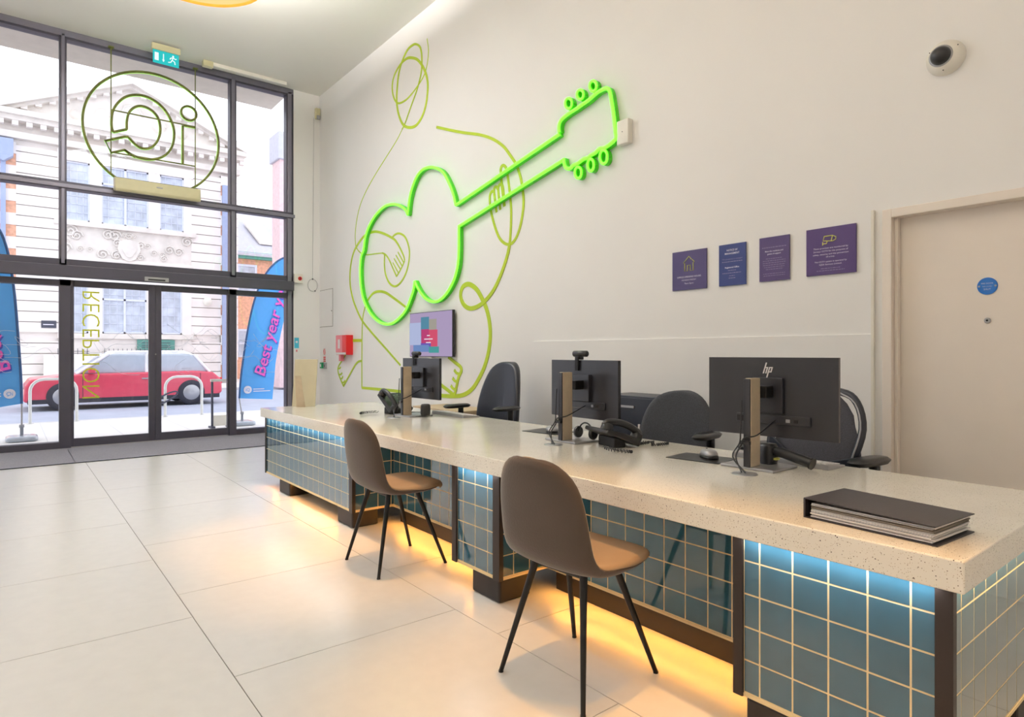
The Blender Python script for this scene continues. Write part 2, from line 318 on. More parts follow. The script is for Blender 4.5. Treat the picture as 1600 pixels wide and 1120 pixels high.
MURAL=[(0.012,0.03,[(-6.304,4.831),(-6.272,4.679),(-6.304,4.523),(-6.374,4.426),(-6.518,4.352),(-6.666,4.301),(-6.819,4.274),(-7.003,4.298),(-7.117,4.415),(-7.151,4.562),(-7.096,4.675),(-6.95,4.753),(-6.793,4.773),(-6.666,4.74),(-6.518,4.661),(-6.389,4.528),(-6.304,4.378),(-6.286,4.251),(-6.318,4.093),(-6.398,3.972),(-6.543,3.896),(-6.717,3.915),(-6.871,3.996),(-6.977,4.143),(-7.03,4.314),(-7.02,4.493),(-6.977,4.659),(-6.897,4.773),(-6.768,4.865),(-6.641,4.88),(-6.543,4.855),(-6.451,4.776),(-6.417,4.636),(-6.436,4.472),(-6.533,4.308),(-6.666,4.164),(-6.819,3.994),(-6.897,3.94)]),(0.012,0.014,[(-6.897,3.94),(-7.03,3.847),(-7.308,3.706),(-7.601,3.558),(-7.879,3.395),(-8.073,3.233),(-8.186,3.051),(-8.24,2.856),(-8.226,2.694),(-8.191,2.647),(-8.081,2.573),(-7.895,2.52),(-7.638,2.5),(-7.418,2.484)]),(0.02,0.02,[(-7.418,2.484),(-7.323,2.446),(-7.229,2.369),(-7.124,2.244),(-7.039,2.145)]),(0.02,0.02,[(-7.039,2.145),(-6.972,2.19),(-6.894,2.252),(-6.829,2.319)]),(0.015,0.015,[(-7.138,2.328),(-7.063,2.255),(-6.99,2.183)]),(0.015,0.015,[(-7.106,2.376),(-7.021,2.298),(-6.937,2.221)]),(0.015,0.015,[(-7.057,2.413),(-6.975,2.335),(-6.894,2.258)]),(0.015,0.015,[(-7.003,2.445),(-6.929,2.37),(-6.855,2.296)]),(0.02,0.03,[(-6.829,2.319),(-6.859,2.381),(-6.959,2.499),(-7.061,2.592),(-7.161,2.645),(-7.394,2.734),(-7.638,2.793),(-7.905,2.791),(-8.136,2.706),(-8.303,2.584),(-8.394,2.401),(-8.411,2.207),(-8.36,2.033),(-8.247,1.857),(-8.027,1.639),(-7.739,1.467),(-7.442,1.307),(-7.161,1.157),(-6.937,1.036)]),(0.022,0.022,[(-7.161,2.645),(-7.07,2.673),(-6.959,2.669),(-6.829,2.612),(-6.745,2.507),(-6.711,2.388),(-6.745,2.246),(-6.829,2.13),(-6.959,2.046),(-7.093,2.025),(-7.229,2.08),(-7.323,2.188),(-7.361,2.313),(-7.356,2.456)]),(0.022,0.03,[(-7.905,1.848),(-7.832,1.906),(-7.689,1.979),(-7.515,1.993),(-7.323,1.961),(-7.115,1.88),(-6.894,1.787),(-6.682,1.692)]),(0.02,0.02,[(-7.832,1.906),(-7.937,1.792),(-8.001,1.654),(-8.022,1.396),(-8.027,1.043),(-8.027,0.709)]),(0.03,0.045,[(-8.027,0.709),(-7.442,0.712),(-6.894,0.71),(-6.4,0.703),(-6.025,0.709),(-5.746,0.717),(-5.547,0.744),(-5.388,0.815),(-5.266,0.93),(-5.17,1.055),(-5.103,1.203),(-5.074,1.358),(-5.088,1.497),(-5.132,1.62),(-5.191,1.711),(-5.281,1.819),(-5.373,1.883),(-5.477,1.914),(-5.573,1.885),(-5.606,1.802),(-5.557,1.712),(-5.451,1.659),(-5.32,1.662),(-5.176,1.71),(-5.031,1.804),(-4.918,1.93),(-4.836,2.057),(-4.782,2.167),(-4.76,2.247)]),(0.03,0.025,[(-4.787,2.174),(-4.755,2.28),(-4.739,2.479),(-4.745,2.64),(-4.781,2.849),(-4.813,2.977),(-4.859,3.024),(-4.903,2.998),(-4.886,2.851),(-4.843,2.622)]),(0.025,0.025,[(-4.843,2.622),(-4.869,2.816),(-4.92,2.847),(-4.943,2.801),(-4.91,2.599)]),(0.025,0.025,[(-4.943,2.801),(-4.977,2.839),(-5.012,2.804),(-4.97,2.585)]),(0.025,0.025,[(-5.005,2.799),(-5.057,2.803),(-5.085,2.746),(-5.057,2.594),(-4.977,2.405),(-4.896,2.296),(-4.787,2.24),(-4.691,2.261),(-4.618,2.35),(-4.569,2.48),(-4.55,2.623),(-4.581,2.806),(-4.65,2.969),(-4.755,3.1),(-4.869,3.218),(-5.039,3.331),(-5.253,3.43),(-5.517,3.522),(-5.758,3.612),(-6.091,3.744)]),(0.035,0.035,[(-8.027,1.359),(-8.191,1.361),(-8.331,1.363)]),(0.025,0.025,[(-8.027,1.079),(-8.136,1.066),(-8.247,1.012),(-8.417,0.88),(-8.634,0.707)]),(0.02,0.02,[(-8.634,0.707),(-8.743,0.808),(-8.823,0.906),(-8.816,0.982),(-8.712,1.059),(-8.563,1.16)]),(0.02,0.02,[(-8.829,0.957),(-8.767,0.961),(-8.731,0.984)]),(0.02,0.02,[(-8.792,0.869),(-8.725,0.874),(-8.682,0.897)]),(0.02,0.02,[(-8.743,0.808),(-8.685,0.819),(-8.652,0.848)]),(0.02,0.02,[(-8.682,0.755),(-8.619,0.763),(-8.581,0.789)]),(0.03,0.035,[(-5.848,1.144),(-5.712,1.083),(-5.612,1.039),(-5.593,0.993),(-5.639,0.937),(-5.668,0.871),(-5.695,0.796),(-5.725,0.729)]),(0.03,0.035,[(-6.246,0.929),(-6.025,0.839),(-5.848,0.774),(-5.719,0.724)]),(0.03,0.025,[(-5.729,1.003),(-5.688,0.972),(-5.629,0.961)]),(0.03,0.025,[(-5.762,0.914),(-5.72,0.885),(-5.658,0.875)]),(0.03,0.025,[(-5.797,0.829),(-5.754,0.8),(-5.692,0.792)])]
LOGO={'outer':[(1.033,4.009),(1.016,4.099),(1.028,4.262),(1.083,4.392),(1.183,4.503),(1.319,4.556),(1.455,4.545),(1.584,4.471),(1.676,4.35),(1.731,4.184),(1.717,3.996),(1.657,3.868),(1.562,3.782),(1.442,3.738),(1.312,3.739),(1.222,3.766)],'inner':[(1.033,4.009),(1.183,4.078),(1.186,4.196),(1.216,4.316),(1.293,4.4),(1.382,4.419),(1.482,4.38),(1.549,4.286),(1.567,4.142),(1.535,4.004),(1.455,3.897),(1.356,3.868),(1.278,3.905),(1.204,3.979)],'tail':[(1.204,3.985),(1.158,3.978),(0.947,3.88),(1.013,3.743),(1.158,3.807),(1.222,3.76)],'stem':[(1.836,3.751),(1.836,4.269),(1.992,4.282)],'bars':[[(1.033,4.278),(1.992,4.298)],[(1.013,3.748),(1.992,3.746)]],'dot':[(1.912,4.458),(2.006,4.48),(1.912,4.558)],'circ':[(0.718,4.131),(2.29,4.051),(1.299,4.884),(1.095,3.442),(1.921,3.43)]}
# ------------------------------------------------------------------ room shell
XW, YG, ZC, XB, YL = -9.6, 3.78, 5.19, 3.0, -5.0
m = MB('grout'); m.box(XW - .05, XB, YL, YG + .25, -.08, -.002); m.add([], [])
fl = MB('tilef', 'grout'); fl.box(XW - .15, XB, YL, YG + .3, -.10, -.003, 1)
g = .0018
def trow(y0, y1, x0):
    x = x0
    while x < XB:
        a, b = max(x, -8.22), min(x + 1.0, XB)
        if b > a + .01: fl.box(a + g, b - g, y0 + g, y1 - g, -.003, 0)
        x += 1.0
ys = [YL, -4.23, -3.255, -2.28, -1.305, -.33, .645, 1.615, 2.59, YG + .02]
offs = [.2, .7, .2, .7, .2, -.11, -.445, -.11, -.6]
for k in range(len(ys) - 1): trow(ys[k], ys[k + 1], -9.0 - 0.0 + (offs[k] if k not in (5, 6, 7) else {5: -.11, 6: -.44, 7: -.12}[k]))
struct(fl.build('floor'))
struct(MB('ceil').box(XW - .1, XB, YL, YG + .1, ZC, ZC + .2).build('ceiling'))
wr = MB('wall')
DX0, DX1, DZ = -1.40, -.46, 1.965
wr.box(XW - .2, DX0, YG, YG + .2, 0, ZC); wr.box(DX0, DX1, YG, YG + .2, DZ, ZC); wr.box(DX1, XB, YG, YG + .2, 0, ZC)
struct(wr.build('wall_right'))
struct(MB('wall').box(XW - .15, XW + .06, 3.375, YG, 0, ZC).build('wall_front'))
struct(MB('wall').box(XW - .15, XB, YL - .2, YL, 0, ZC).build('wall_left'))
struct(MB('wall').box(XB, XB + .2, YL, YG + .2, 0, ZC).build('wall_back'))
# lower wall lining board and its upright edge beside the door
struct(MB('wall').box(-4.40, -1.485, YG - .012, YG, 0, 1.295).build('trim_1', bevel=.002))
struct(MB('white').box(-1.492, -1.476, YG - .02, YG, 0, 1.985).build('trim_2', bevel=.002))
struct(MB('white').box(XW + .06, -4.40, YG - .012, YG, 0, .1).build('baseboard_right', bevel=.003))
# entrance matting
tag(MB('matc', 'frame').box(XW + .05, -8.22, YL + .5, 3.3, -.002, .006).box(-8.235, -8.22, YL + .5, 3.3, .0, .008, 1).box(-9.4, -8.22, .55, .56, .0, .0075, 1).build('entrance_mat'), 'long grey entrance mat running along the foot of the glazed shopfront', 'mat')

# ------------------------------------------------------------------ glazed shopfront
F0, F1 = XW - .08, XW + .05
fr = MB('frame', 'frame_in')
mull = [(-3.6, -3.52), (-1.52, -1.44), (.478, .555), (2.466, 2.553)]
for a, b in mull:
    fr.box(F0, F1, a, b, 2.28, ZC)
    fr.box(F1, F1 + .012, a + .02, b - .02, 2.30, ZC - .05, 1)
fr.box(F0, F1, 3.27, 3.375, 0, ZC); fr.box(F1, F1 + .012, 3.285, 3.345, 0, ZC - .05, 1)
fr.box(F0, F1, -4.9, 3.375, 5.085, ZC); fr.box(F1, F1 + .012, -4.9, 3.37, 5.11, ZC, 1)
fr.box(F0, F1 + .02, -4.9, 3.37, 3.225, 3.315); fr.box(F1 + .02, F1 + .03, -4.9, 3.39, 3.235, 3.285, 1)
fr.box(F0, F1, -4.9, 3.37, 2.28, 2.355)
fr.box(F0, F1, -4.9, .62, 2.02, 2.095); fr.box(F0, F1, 2.44, 3.37, 2.02, 2.095)
fr.box(F0, F1, .478, .60, 0, 2.1); fr.box(F0, F1, 2.455, 2.555, 0, 2.1)
fr.box(F0, F1, -4.9, .478, 0, .085); fr.box(F0, F1, 2.555, 3.3, 0, .085)
fr.box(F0, F1, -1.5, -1.42, 0, 2.1)
wf = struct(fr.build('window_1', bevel=.004))
for (a, b, c, d) in [(-4.9, -3.6, 3.315, 5.085), (-3.52, -1.52, 3.315, 5.085), (-1.44, .478, 3.315, 5.085), (.555, 2.466, 3.315, 5.085), (2.553, 3.27, 3.315, 5.085),
                     (-4.9, -3.6, 2.355, 3.225), (-3.52, -1.52, 2.355, 3.225), (-1.44, .478, 2.355, 3.225), (.555, 2.466, 2.355, 3.225), (2.553, 3.27, 2.355, 3.225),
                     (-1.42, .478, .085, 2.02), (-4.9, -1.5, .085, 2.02), (2.555, 3.27, .085, 2.02)]:
    MB('glass').box(XW - .022, XW - .014, a, b, c, d).build('pane', wf)
# automatic door header
hb = struct(MB('frame', 'silver', 'black').box(XW + .052, XW + .17, -1.5, 3.345, 2.125, 2.262).box(XW + .17, XW + .185, 1.38, 1.66, 2.13, 2.185, 1).box(XW + .185, XW + .188, 1.42, 1.62, 2.14, 2.16, 2).build('trim_3', bevel=.004))
# sliding door leaves
def leaf(name, a, b, lst, rst):
    d = MB('frame'); X0, X1 = XW - .03, XW + .03
    d.box(X0, X1, a, a + lst, .015, 2.10); d.box(X0, X1, b - rst, b, .015, 2.10)
    d.box(X0, X1, a + lst, b - rst, .015, .115); d.box(X0, X1, a + lst, b - rst, 2.02, 2.10)
    o = struct(d.build(name, bevel=.003)); MB('glass').box(XW - .006, XW + .006, a + lst, b - rst, .115, 2.02).build('pane', o)
    return o
d1 = leaf('door_1', .60, 1.527, .03, .075); d2 = leaf('door_2', 1.530, 2.455, .07, .02)
tm = MB('yellow'); text(tm, 'RECEPTION', (XW - .010, .905, 1.29), (0, 0, -1), (0, -1, 0), height=.19, width=1.36, offset=-.012)
tm.build('lettering', d1)
MB('silver').lathe([(.008, 0), (.008, .012)], T((XW + .03, 1.53, 1.17)) @ RY(PI / 2), 12).build('door_lock', d2)
# ghostly line drawing etched on the lower glass
et = MB('lead')
random.seed(3)
for y0, y1 in ((-1.0, .45), (.68, 1.42), (1.62, 2.40), (2.6, 3.2)):
    for k in range(7):
        yy = y0 + (y1 - y0) * random.random() * .8; zz = 1.0 + .5 * random.random(); pts = [(XW + .009, yy, zz)]
        for q in range(5): yy += random.choice((-.13, .13, .08)); yy = min(max(yy, y0), y1); zz += random.choice((-.12, .1, .0)); pts.append((XW + .009, yy, min(max(zz, .9), 1.6)))
        et.tube(smooth(pts, 4), .0018, 4)
et.build('etched_drawing', wf)

# ------------------------------------------------------------------ room door (right)
dl = struct(MB('offwhite').box(DX0 + .012, DX1 - .012, YG + .06, YG + .10, .01, DZ - .01).build('door_3'))
fm = MB('offwhite')
fm.box(DX0 - .035, DX0 + .012, YG - .018, YG + .12, 0, DZ + .012).box(DX1 - .012, DX1 + .035, YG - .018, YG + .12, 0, DZ + .012).box(DX0 + .012, DX1 - .012, YG - .018, YG + .12, DZ - .035, DZ + .012)
fm.box(DX0 + .012, DX0 + .03, YG + .02, YG + .058, 0, DZ - .035)
struct(fm.build('trim_4', bevel=.003))
b = thing('door_sign', 'round blue fire door disc sign on the cream door', 'sign', (-.975, YG + .06, 1.525))
MB('blue', 'silver').lathe([(.043, 0), (.043, .004), (.041, .005)], RX(PI / 2), 40).lathe([(.005, .004), (.005, .007)], T((-.034, 0, 0)) @ RX(PI / 2), 10, 1).lathe([(.005, .004), (.005, .007)], T((.034, 0, 0)) @ RX(PI / 2), 10, 1).build('plate', b)
tt = MB('ink'); text(tt, 'FIRE DOOR', (0, -.0058, .010), (1, 0, 0), (0, 0, 1), width=.05); text(tt, 'KEEP LOCKED', (0, -.0058, -.004), (1, 0, 0), (0, 0, 1), width=.04); text(tt, 'SHUT', (0, -.0058, -.020), (1, 0, 0), (0, 0, 1), width=.03)
tt.build('lettering', b)
kk = MB('silver', 'blackm'); kk.lathe([(.014, 0), (.014, .006), (.010, .009)], T((-.975, YG + .06, 1.352)) @ RX(PI / 2), 20).lathe([(.005, .006), (.005, .0095)], T((-.975, YG + .06, 1.352)) @ RX(PI / 2), 12, 1)
kk.build('door_keyhole', dl)

# ------------------------------------------------------------------ ceiling pendants: one in view, its copies added for fill light
pend = None
for i, (x, y) in enumerate(PENDANTS):
    if pend is None:
        pend = thing('pendant_lamp', 'round amber drum pendant lamp glowing at the top of the picture', 'lamp', (x, y, 4.6))
        MB('lamprim').lathe([(.60, 0), (.60, .16), (.585, .16), (.585, 0)], None, 48, cap=False).build('drum_shade', pend)
        MB('lampdisc').lathe([(.001, .02), (.585, .02), (.585, .026), (.001, .026)], None, 48, cap=False).build('diffuser', pend)
        cb = MB('white')
        for a in (0, 2.09, 4.19): cb.tube([(.56 * math.cos(a), .56 * math.sin(a), .14), (0, 0, .57)], .003, 6)
        cb.lathe([(.05, .565), (.05, .588)], None, 16); cb.build('suspension', pend)
    else: dup(pend, (x, y, 4.6), 0, 'added unseen amber drum pendant lamp ' + ('', 'above the visitor chairs', 'by the far left end of the glazing', 'over the open floor left of the camera', 'over the floor behind the camera')[i])
pend.pop('group', None) if 'group' in pend else None

# emergency exit sign
e = thing('exit_sign', 'lit green running man exit sign hanging from the ceiling above the glazing', 'sign', (-9.17, 1.585, 4.94), 0)
MB('cream').box(-.03, .03, -.165, .165, .145, .225).build('housing', e, bevel=.006)
MB('exitg').box(-.004, .004, -.15, .15, -.02, .145).build('sign_blade', e)
ew = MB('exitw'); xx = .0052
ew.box(.004, xx, -.13, -.085, .015, .115); ew.box(.004, xx, -.035, -.024, .015, .115); ew.prism([(-.045, .04), (-.03, .01), (-.015, .04)], 'x', .004, xx)
ew.lathe([(.012, .004), (.012, xx)], T((0, .082, .112)) @ RY(PI / 2), 12)
for p in ([(.085, .098), (.07, .06)], [(.085, .095), (.11, .08), (.12, .09)], [(.082, .095), (.055, .085), (.045, .065)], [(.07, .06), (.10, .045), (.105, .01)], [(.07, .06), (.055, .03), (.025, .022)]):
    ew.tube([(.0048, a, b_) for a, b_ in p], .006, 6)
ew.build('pictogram', e)
ws = MB('silver')
ws.tube([(0, -.14, .22), (0, -.14, .249)], .002, 5).build('hanger', e); MB('silver').tube([(0, .14, .22), (0, .14, .249)], .002, 5).build('hanger', e)
# door/blind actuator along the ceiling
a = thing('ceiling_track', 'thin white rail fixed along the ceiling edge above the right window bay', 'rail', (-9.35, 2.15, 5.14))
MB('white').box(-.025, .025, 0, 1.05, 0, .05).build('rail', a, bevel=.006)
MB('cream').box(-.045, .045, -.09, .04, -.03, .05).build('motor_box', a, bevel=.01)
# air curtain
a = thing('air_curtain', 'cream air curtain unit mounted on the horizontal window bar', 'heater', (-9.49, 1.04, 3.24))
MB('cream').prism([(0, .03), (.17, .0), (.19, .03), (.17, .17), (.03, .2), (0, .2)], 'y', 0, .99).build('casing', a, bevel=.008)
gm = MB('brown')
for k in range(3): gm.box(.05 + k * .03, .062 + k * .03, .03, .96, .188 - k * .008, .20 - k * .008)
gm.build('air_grille', a)
MB('silver').box(.182, .19, .46, .53, .1, .115).build('badge', a)

# hanging round sign with outlined letters, seen from behind
lg = thing('hanging_logo_sign', 'round green outlined logo sign hung on cables behind the upper window', 'sign', (-9.525, 1.5 * 1.008, 1.19 + 2.9 * 1.008)); lg.scale = (1.008,) * 3
def LG(p): return (0, p[0] - 1.5, p[1] - 4.09)
ring = MB('olive'); ring.tube([(0, .79 * math.cos(2 * PI * k / 72), .79 * math.sin(2 * PI * k / 72)) for k in range(72)], .015, 6, closed=True); ring.build('ring', lg)
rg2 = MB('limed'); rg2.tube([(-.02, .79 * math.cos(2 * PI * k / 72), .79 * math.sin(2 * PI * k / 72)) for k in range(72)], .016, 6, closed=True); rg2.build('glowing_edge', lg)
lt = MB('olive', 'limed')
def lgs(pts, sm=True):
    P = [LG(p) for p in (smooth(pts, 4) if sm else pts)]
    lt.tube(P, .015, 6); lt.tube([(-.022, a_, b_) for _, a_, b_ in P], .016, 6, 1)
lgs(LOGO['outer']); lgs(LOGO['inner'][:2], False); lgs([LOGO['inner'][1]] + LOGO['inner'][2:]); lgs(LOGO['tail'], False); lgs([LOGO['tail'][4], (1.28, 3.735)], False); lgs(LOGO['stem'], False)
lgs([(1.912 + .095 * math.cos(2 * PI * k / 20), 4.458 + .095 * math.sin(2 * PI * k / 20)) for k in range(21)], False)
lt.build('letters', lg)
bb = MB('olive')
for z in (4.288, 3.747): bb.tube([(0, -.49, z - 4.09), (0, .49, z - 4.09)], .009, 6)
for y in (-.49, .49): bb.tube([(0, y, -.61), (0, y, 1.0)], .007, 6); bb.box(-.03, .03, y - .03, y + .03, .985, 1.0)
bb.build('cable_frame', lg)
# corner items
s = tag(MB('cream', 'silver').box(XW + .06, XW + .12, 3.70, 3.77, 4.82, 4.98).box(XW + .12, XW + .15, 3.71, 3.76, 4.80, 4.86, 1).build('corner_sensor', bevel=.006), 'small cream motion sensor high in the corner below the ceiling', 'sensor')
s = thing('door_release_switch', 'white switch box with a red key knob right of the shopfront', 'switch', (XW + .06, 3.425, 2.32))
MB('white').box(0, .05, -.055, .075, -.07, .07).build('box', s, bevel=.006)
MB('red').lathe([(.03, 0), (.026, .012)], T((.05, .03, 0)) @ RY(PI / 2), 20).build('knob', s)
MB('black').box(.062, .066, .025, .035, -.015, .015).build('key_slot', s)
s = thing('cable_loop', 'coiled grey cable hanging on the wall below the corner', 'cable', (XW + .065, 3.665, 2.235))
cb = MB('silver'); cb.tube([(.006, .075 * math.cos(2 * PI * k / 30), .095 * math.sin(2 * PI * k / 30)) for k in range(30)], .004, 6, closed=True)
cb.tube([(.004, 0, .095), (.004, .01, 1.3), (.004, .02, 2.6)], .0025, 5); cb.build('cable', s)
MB('black').box(0, .014, -.008, .008, .085, .105).build('clip', s); MB('black').box(0, .014, .03, .045, -.095, -.078).build('clip', s)
s = thing('access_hatch', 'flush white access hatch in the wall beside the corner', 'hatch', (-9.27, YG, 1.87))
MB('grout', 'wall').box(-.25, .25, -.003, 0, -.285, .285).box(-.244, .244, -.006, -.0031, -.279, .279, 1).build('door_panel', s)
MB('black').lathe([(.008, 0), (.008, .006)], T((.22, -.006, -.05)) @ RX(PI / 2), 10).build('lock', s)
s = thing('notice_sticker', 'small cyan sticker on the wall edge beside the shopfront frame', 'sticker', (XW + .06, 3.42, 1.335))
MB('cyan', 'ink', 'redl').box(0, .002, -.035, .035, -.075, .085).lathe([(.018, .002), (.018, .003)], T((0, 0, .02)) @ RY(PI / 2), 16, 1).box(0, .002, -.01, .012, -.13, -.1, 2).build('label', s)
s = thing('no_smoking_sign', 'white notice with a barred circle and red lines beside the corner', 'sign', (-9.34, YG, 1.15))
MB('paper').box(-.045, .06, -.003, 0, -.11, .11).build('plate', s)
MB('redl', 'red', 'black').tube([(.005 + .032 * math.cos(2 * PI * k / 20), -.004, .055 + .042 * math.sin(2 * PI * k / 20)) for k in range(20)], .004, 5, 1, closed=True).tube([(-.015, -.004, .08), (.025, -.004, .03)], .003, 5, 1).box(-.035, .05, -.0045, -.003, -.04, -.02, 1).box(-.035, .05, -.0045, -.003, -.07, -.05, 1).box(-.035, .05, -.0045, -.003, -.1, -.08, 1).build('symbol', s)
s = thing('exit_button', 'green break glass door release below the no smoking notice', 'switch', (-9.38, YG, .995))
MB('green').box(-.045, .035, -.045, 0, -.045, .045).build('box', s, bevel=.005)
MB('paper').box(-.025, .015, -.048, -.045, -.022, .022).build('glass_plate', s)
tag(MB('silver', 'black').box(-9.31, -9.245, YG - .03, YG, .945, 1.04).box(-9.29, -9.265, YG - .033, YG - .03, .97, 1.01, 1).build('key_switch', bevel=.004), 'small grey switch plate beside the green door release', 'switch')
s = thing('fire_equipment_box', 'red wall mounted fire equipment box at the left edge of the mural', 'box', (-8.485, YG, 1.30))
MB('red').box(-.175, .175, -.105, 0, -.14, .14).build('cabinet', s, bevel=.006)
MB('redl', 'red', 'paper').box(-.165, .165, -.112, -.105, -.10, .135, 0).box(-.165, .165, -.113, -.105, -.135, -.105, 2).box(-.09, -.02, -.114, -.11, -.05, .08, 2).box(.06, .165, -.114, -.11, -.10, .135, 1).build('door', s)
MB('redl').box(-.16, -.09, -.07, -.02, -.23, -.14).build('bracket', s, bevel=.004)

# wall sensor box, camera
s = thing('wall_speaker_box', 'white square detector box fixed beside the neon guitar head', 'detector', (-3.285, YG, 2.91))
MB('white').box(-.06, .06, -.055, 0, -.095, .095).build('casing', s, bevel=.008)
MB('brown').lathe([(.004, 0), (.004, .002)], T((0, -.055, 0)) @ RX(PI / 2), 8).build('indicator', s)
s = thing('dome_camera', 'cream dome security camera high on the wall at the right', 'camera', (-1.135, YG, 2.71))
MB('white').lathe([(.088, 0), (.088, .012), (.083, .03), (.062, .052), (.05, .055)], RX(PI / 2), 40).build('housing', s)
R_ = T((-.008, -.052, 0)) @ RX(PI / 2)
MB('silver').lathe([(.054, 0), (.054, .004), (.047, .006)], R_, 36).build('ring', s)
MB('black').lathe([(.047, 0), (.046, .012), (.040, .026), (.028, .038), (.012, .044), (.001, .045)], R_, 32).build('dome', s)
for a_ in (.5, 2.6, 4.7): MB('black').lathe([(.003, 0), (.003, .002)], T((.072 * math.cos(a_), -.042, .072 * math.sin(a_))) @ RX(PI / 2), 8).build('screw', s)
# ------------------------------------------------------------------ mural and neon guitar
mu = MB('lime')
for k, (w0, w1, pts) in enumerate(MURAL): wall_stroke(mu, pts, w0 * 1.15, w1 * 1.15, YG - .002 - .0002 * k, YG + .001, 0, 5, .00003)
tag(mu.build('wall_mural'), 'lime line drawing of a seated guitarist painted across the long wall', 'mural')
ng = thing('neon_guitar_sign', 'glowing green neon outline of a guitar on the long wall', 'neon sign', (-6.5, YG, 2.6))
nh = MB('neonh'); nn = MB('neon')
P0 = Vector((-6.5, 2.6))
def local(pts): return [(p[0] + 6.5, p[1] - 2.6) for p in pts]
for path in NEON + NEON_STRAIGHT + NEON_LOOPS:
    d_ = .75 if path in NEON_LOOPS else 1.0
    lp = local(path); wall_stroke(nh, lp, .030 * d_, .030 * d_, -.050, -.004, 0, 4)
    sp = smooth(lp, 4); nn.tube([(a, -.05, b) for a, b in sp], .0155 * d_, 8)
nh.build('housing', ng); nn.build('light_tube', ng)

# ------------------------------------------------------------------ wall signs
def sign(name, lab, m_, x0, x1, z0, z1):
    s = thing(name, lab, 'sign', ((x0 + x1) / 2, YG, (z0 + z1) / 2)); w_, h_ = (x1 - x0) / 2, (z1 - z0) / 2
    MB(m_).box(-w_, w_, -.012, -.002, -h_, h_).build('panel', s, bevel=.001)
    return s
def lines(s, rows, m_='ink', name='lettering'):
    t = MB(m_)
    for body, z, h, wd, off in rows:
        if body == '#':
            rr = random.Random(int(z * 1e4) + 77); x = -wd / 2
            while x < wd / 2 - .004:
                l_ = min(rr.uniform(.006, .018), wd / 2 - x); t.box(x, x + l_, -.0128, -.0122, z + h * .1, z + h * .62); x += l_ + .004
            continue
        text(t, body, (0, -.0128, z), (1, 0, 0), (0, 0, 1), height=h, width=wd, offset=off)
    t.build(name, s)
YS = -.0135
s = sign('wall_sign', 'purple sign with a yellow house outline, leftmost of the four', 'purple', -2.844, -2.558, 1.638, 1.916)
ic = MB('inky')
for pts in ([(.022, .075), (.0, .098), (-.045, .055), (-.038, .045), (-.035, .05), (-.035, -.005), (-.012, -.005), (-.012, .035), (.012, .035), (.012, -.005), (.036, -.005), (.036, .05), (.045, .057), (.028, .072)],):
    ic.tube([(a, YS, b_) for a, b_ in pts], .0028, 5)
ic.build('house_icon', s)
lines(s, [('OFFICE OPENING HOURS', -.052, .011, .2, .012), ('MONDAY-FRIDAY', -.074, .010, .12, 0), ('9am-5pm', -.098, .011, .075, 0)])
s = sign('wall_sign', 'narrow navy blue management notice, second of the four', 'navy', -2.46, -2.26, 1.640, 1.918)
lines(s, [('NOTICE OF', .092, .012, .08, .015), ('MANAGEMENT', .070, .012, .108, .015), ('Registered Office', -.022, .010, .105, .015)])
lines(s, [('This property is managed', .035, .008, .15, 0), ('#', .018, .008, .15, 0), ('#', -.040, .007, .06, 0), ('#', -.058, .008, .145, 0), ('#', -.076, .007, .04, 0), ('#', -.092, .008, .05, 0)], 'inkdim', 'small_print')
s = sign('wall_sign', 'narrow violet notice with dense small print, third of the four', 'violet', -2.165, -1.965, 1.645, 1.924)
lines(s, [('Meet the residents and', .045, .009, .12, .015), ('guests of support', .028, .009, .09, .015)])
lines(s, [('#', .070, .009, .16, 0)] + [(b_, .0 - .0135 * k, .006, w_, 0) for k, (b_, w_) in enumerate([('#', .11), ('#', .15), ('#', .15), ('#', .148), ('#', .135), ('#', .11)])] + [('#', -.095, .006, .145, 0), ('#', -.108, .006, .14, 0)], 'inkdim', 'small_print')
s = sign('wall_sign', 'large dark violet notice with a yellow camera icon, rightmost of the four', 'dviolet', -1.86, -1.573, 1.651, 1.930)
ic = MB('inky')
for pts in ([(-.035, .088), (-.042, .062), (.012, .055), (.03, .062), (.032, .078), (.012, .088), (-.035, .088)], [(.005, .056), (.012, .086)], [(-.018, .058), (-.022, .044), (-.042, .044)], [(-.044, .055), (-.044, .035)]): ic.tube([(a, YS, b_) for a, b_ in pts], .0026, 5)
ic.build('camera_icon', s)
lines(s, [('These premises are monitored by', .014, .009, .2, 0), ('24-hour CCTV for the purposes of', -.004, .009, .2, 0), ('safety, security and the prevention', -.022, .009, .205, 0), ('of crime.', -.038, .009, .05, 0), ('The CCTV system is operated by', -.066, .009, .185, 0), ('IQSA Services Limited.', -.083, .009, .13, 0)])
lines(s, [('#', -.104, .006, .11, 0), ('#', -.117, .006, .16, 0)], 'inkdim', 'small_print')

# ------------------------------------------------------------------ wall television
tv = thing('wall_television', 'wall mounted screen showing a pale lilac welcome slide', 'television', (-6.14, YG - .06, 1.40))
MB('black').box(-.462, .462, 0, .035, -.256, .256).build('casing', tv, bevel=.004)
MB('blackm').box(-.15, .15, .03, .058, -.12, .12).build('wall_bracket', tv)
tvs = [((186, 168, 204), -.455, .455, -.249, .249, 0), ((190, 200, 236), -.465, -.2, -.12, .14, 1), ((96, 150, 176), -.2, -.02, -.02, .2, 2), ((176, 170, 160), -.02, .14, .0, .17, 3), ((226, 92, 122), -.19, .16, -.14, .05, 4), ((200, 76, 128), -.19, -.02, -.14, .06, 5), ((120, 96, 190), -.2, .02, -.17, -.10, 6), ((86, 168, 168), -.02, .19, -.21, -.14, 7), ((120, 150, 205), -.37, -.02, -.20, -.12, 8)]
scr = MB(*[emat('screen_colour', c, .82) for c, *_ in tvs], emat('screen_white', (240, 225, 235), .9))
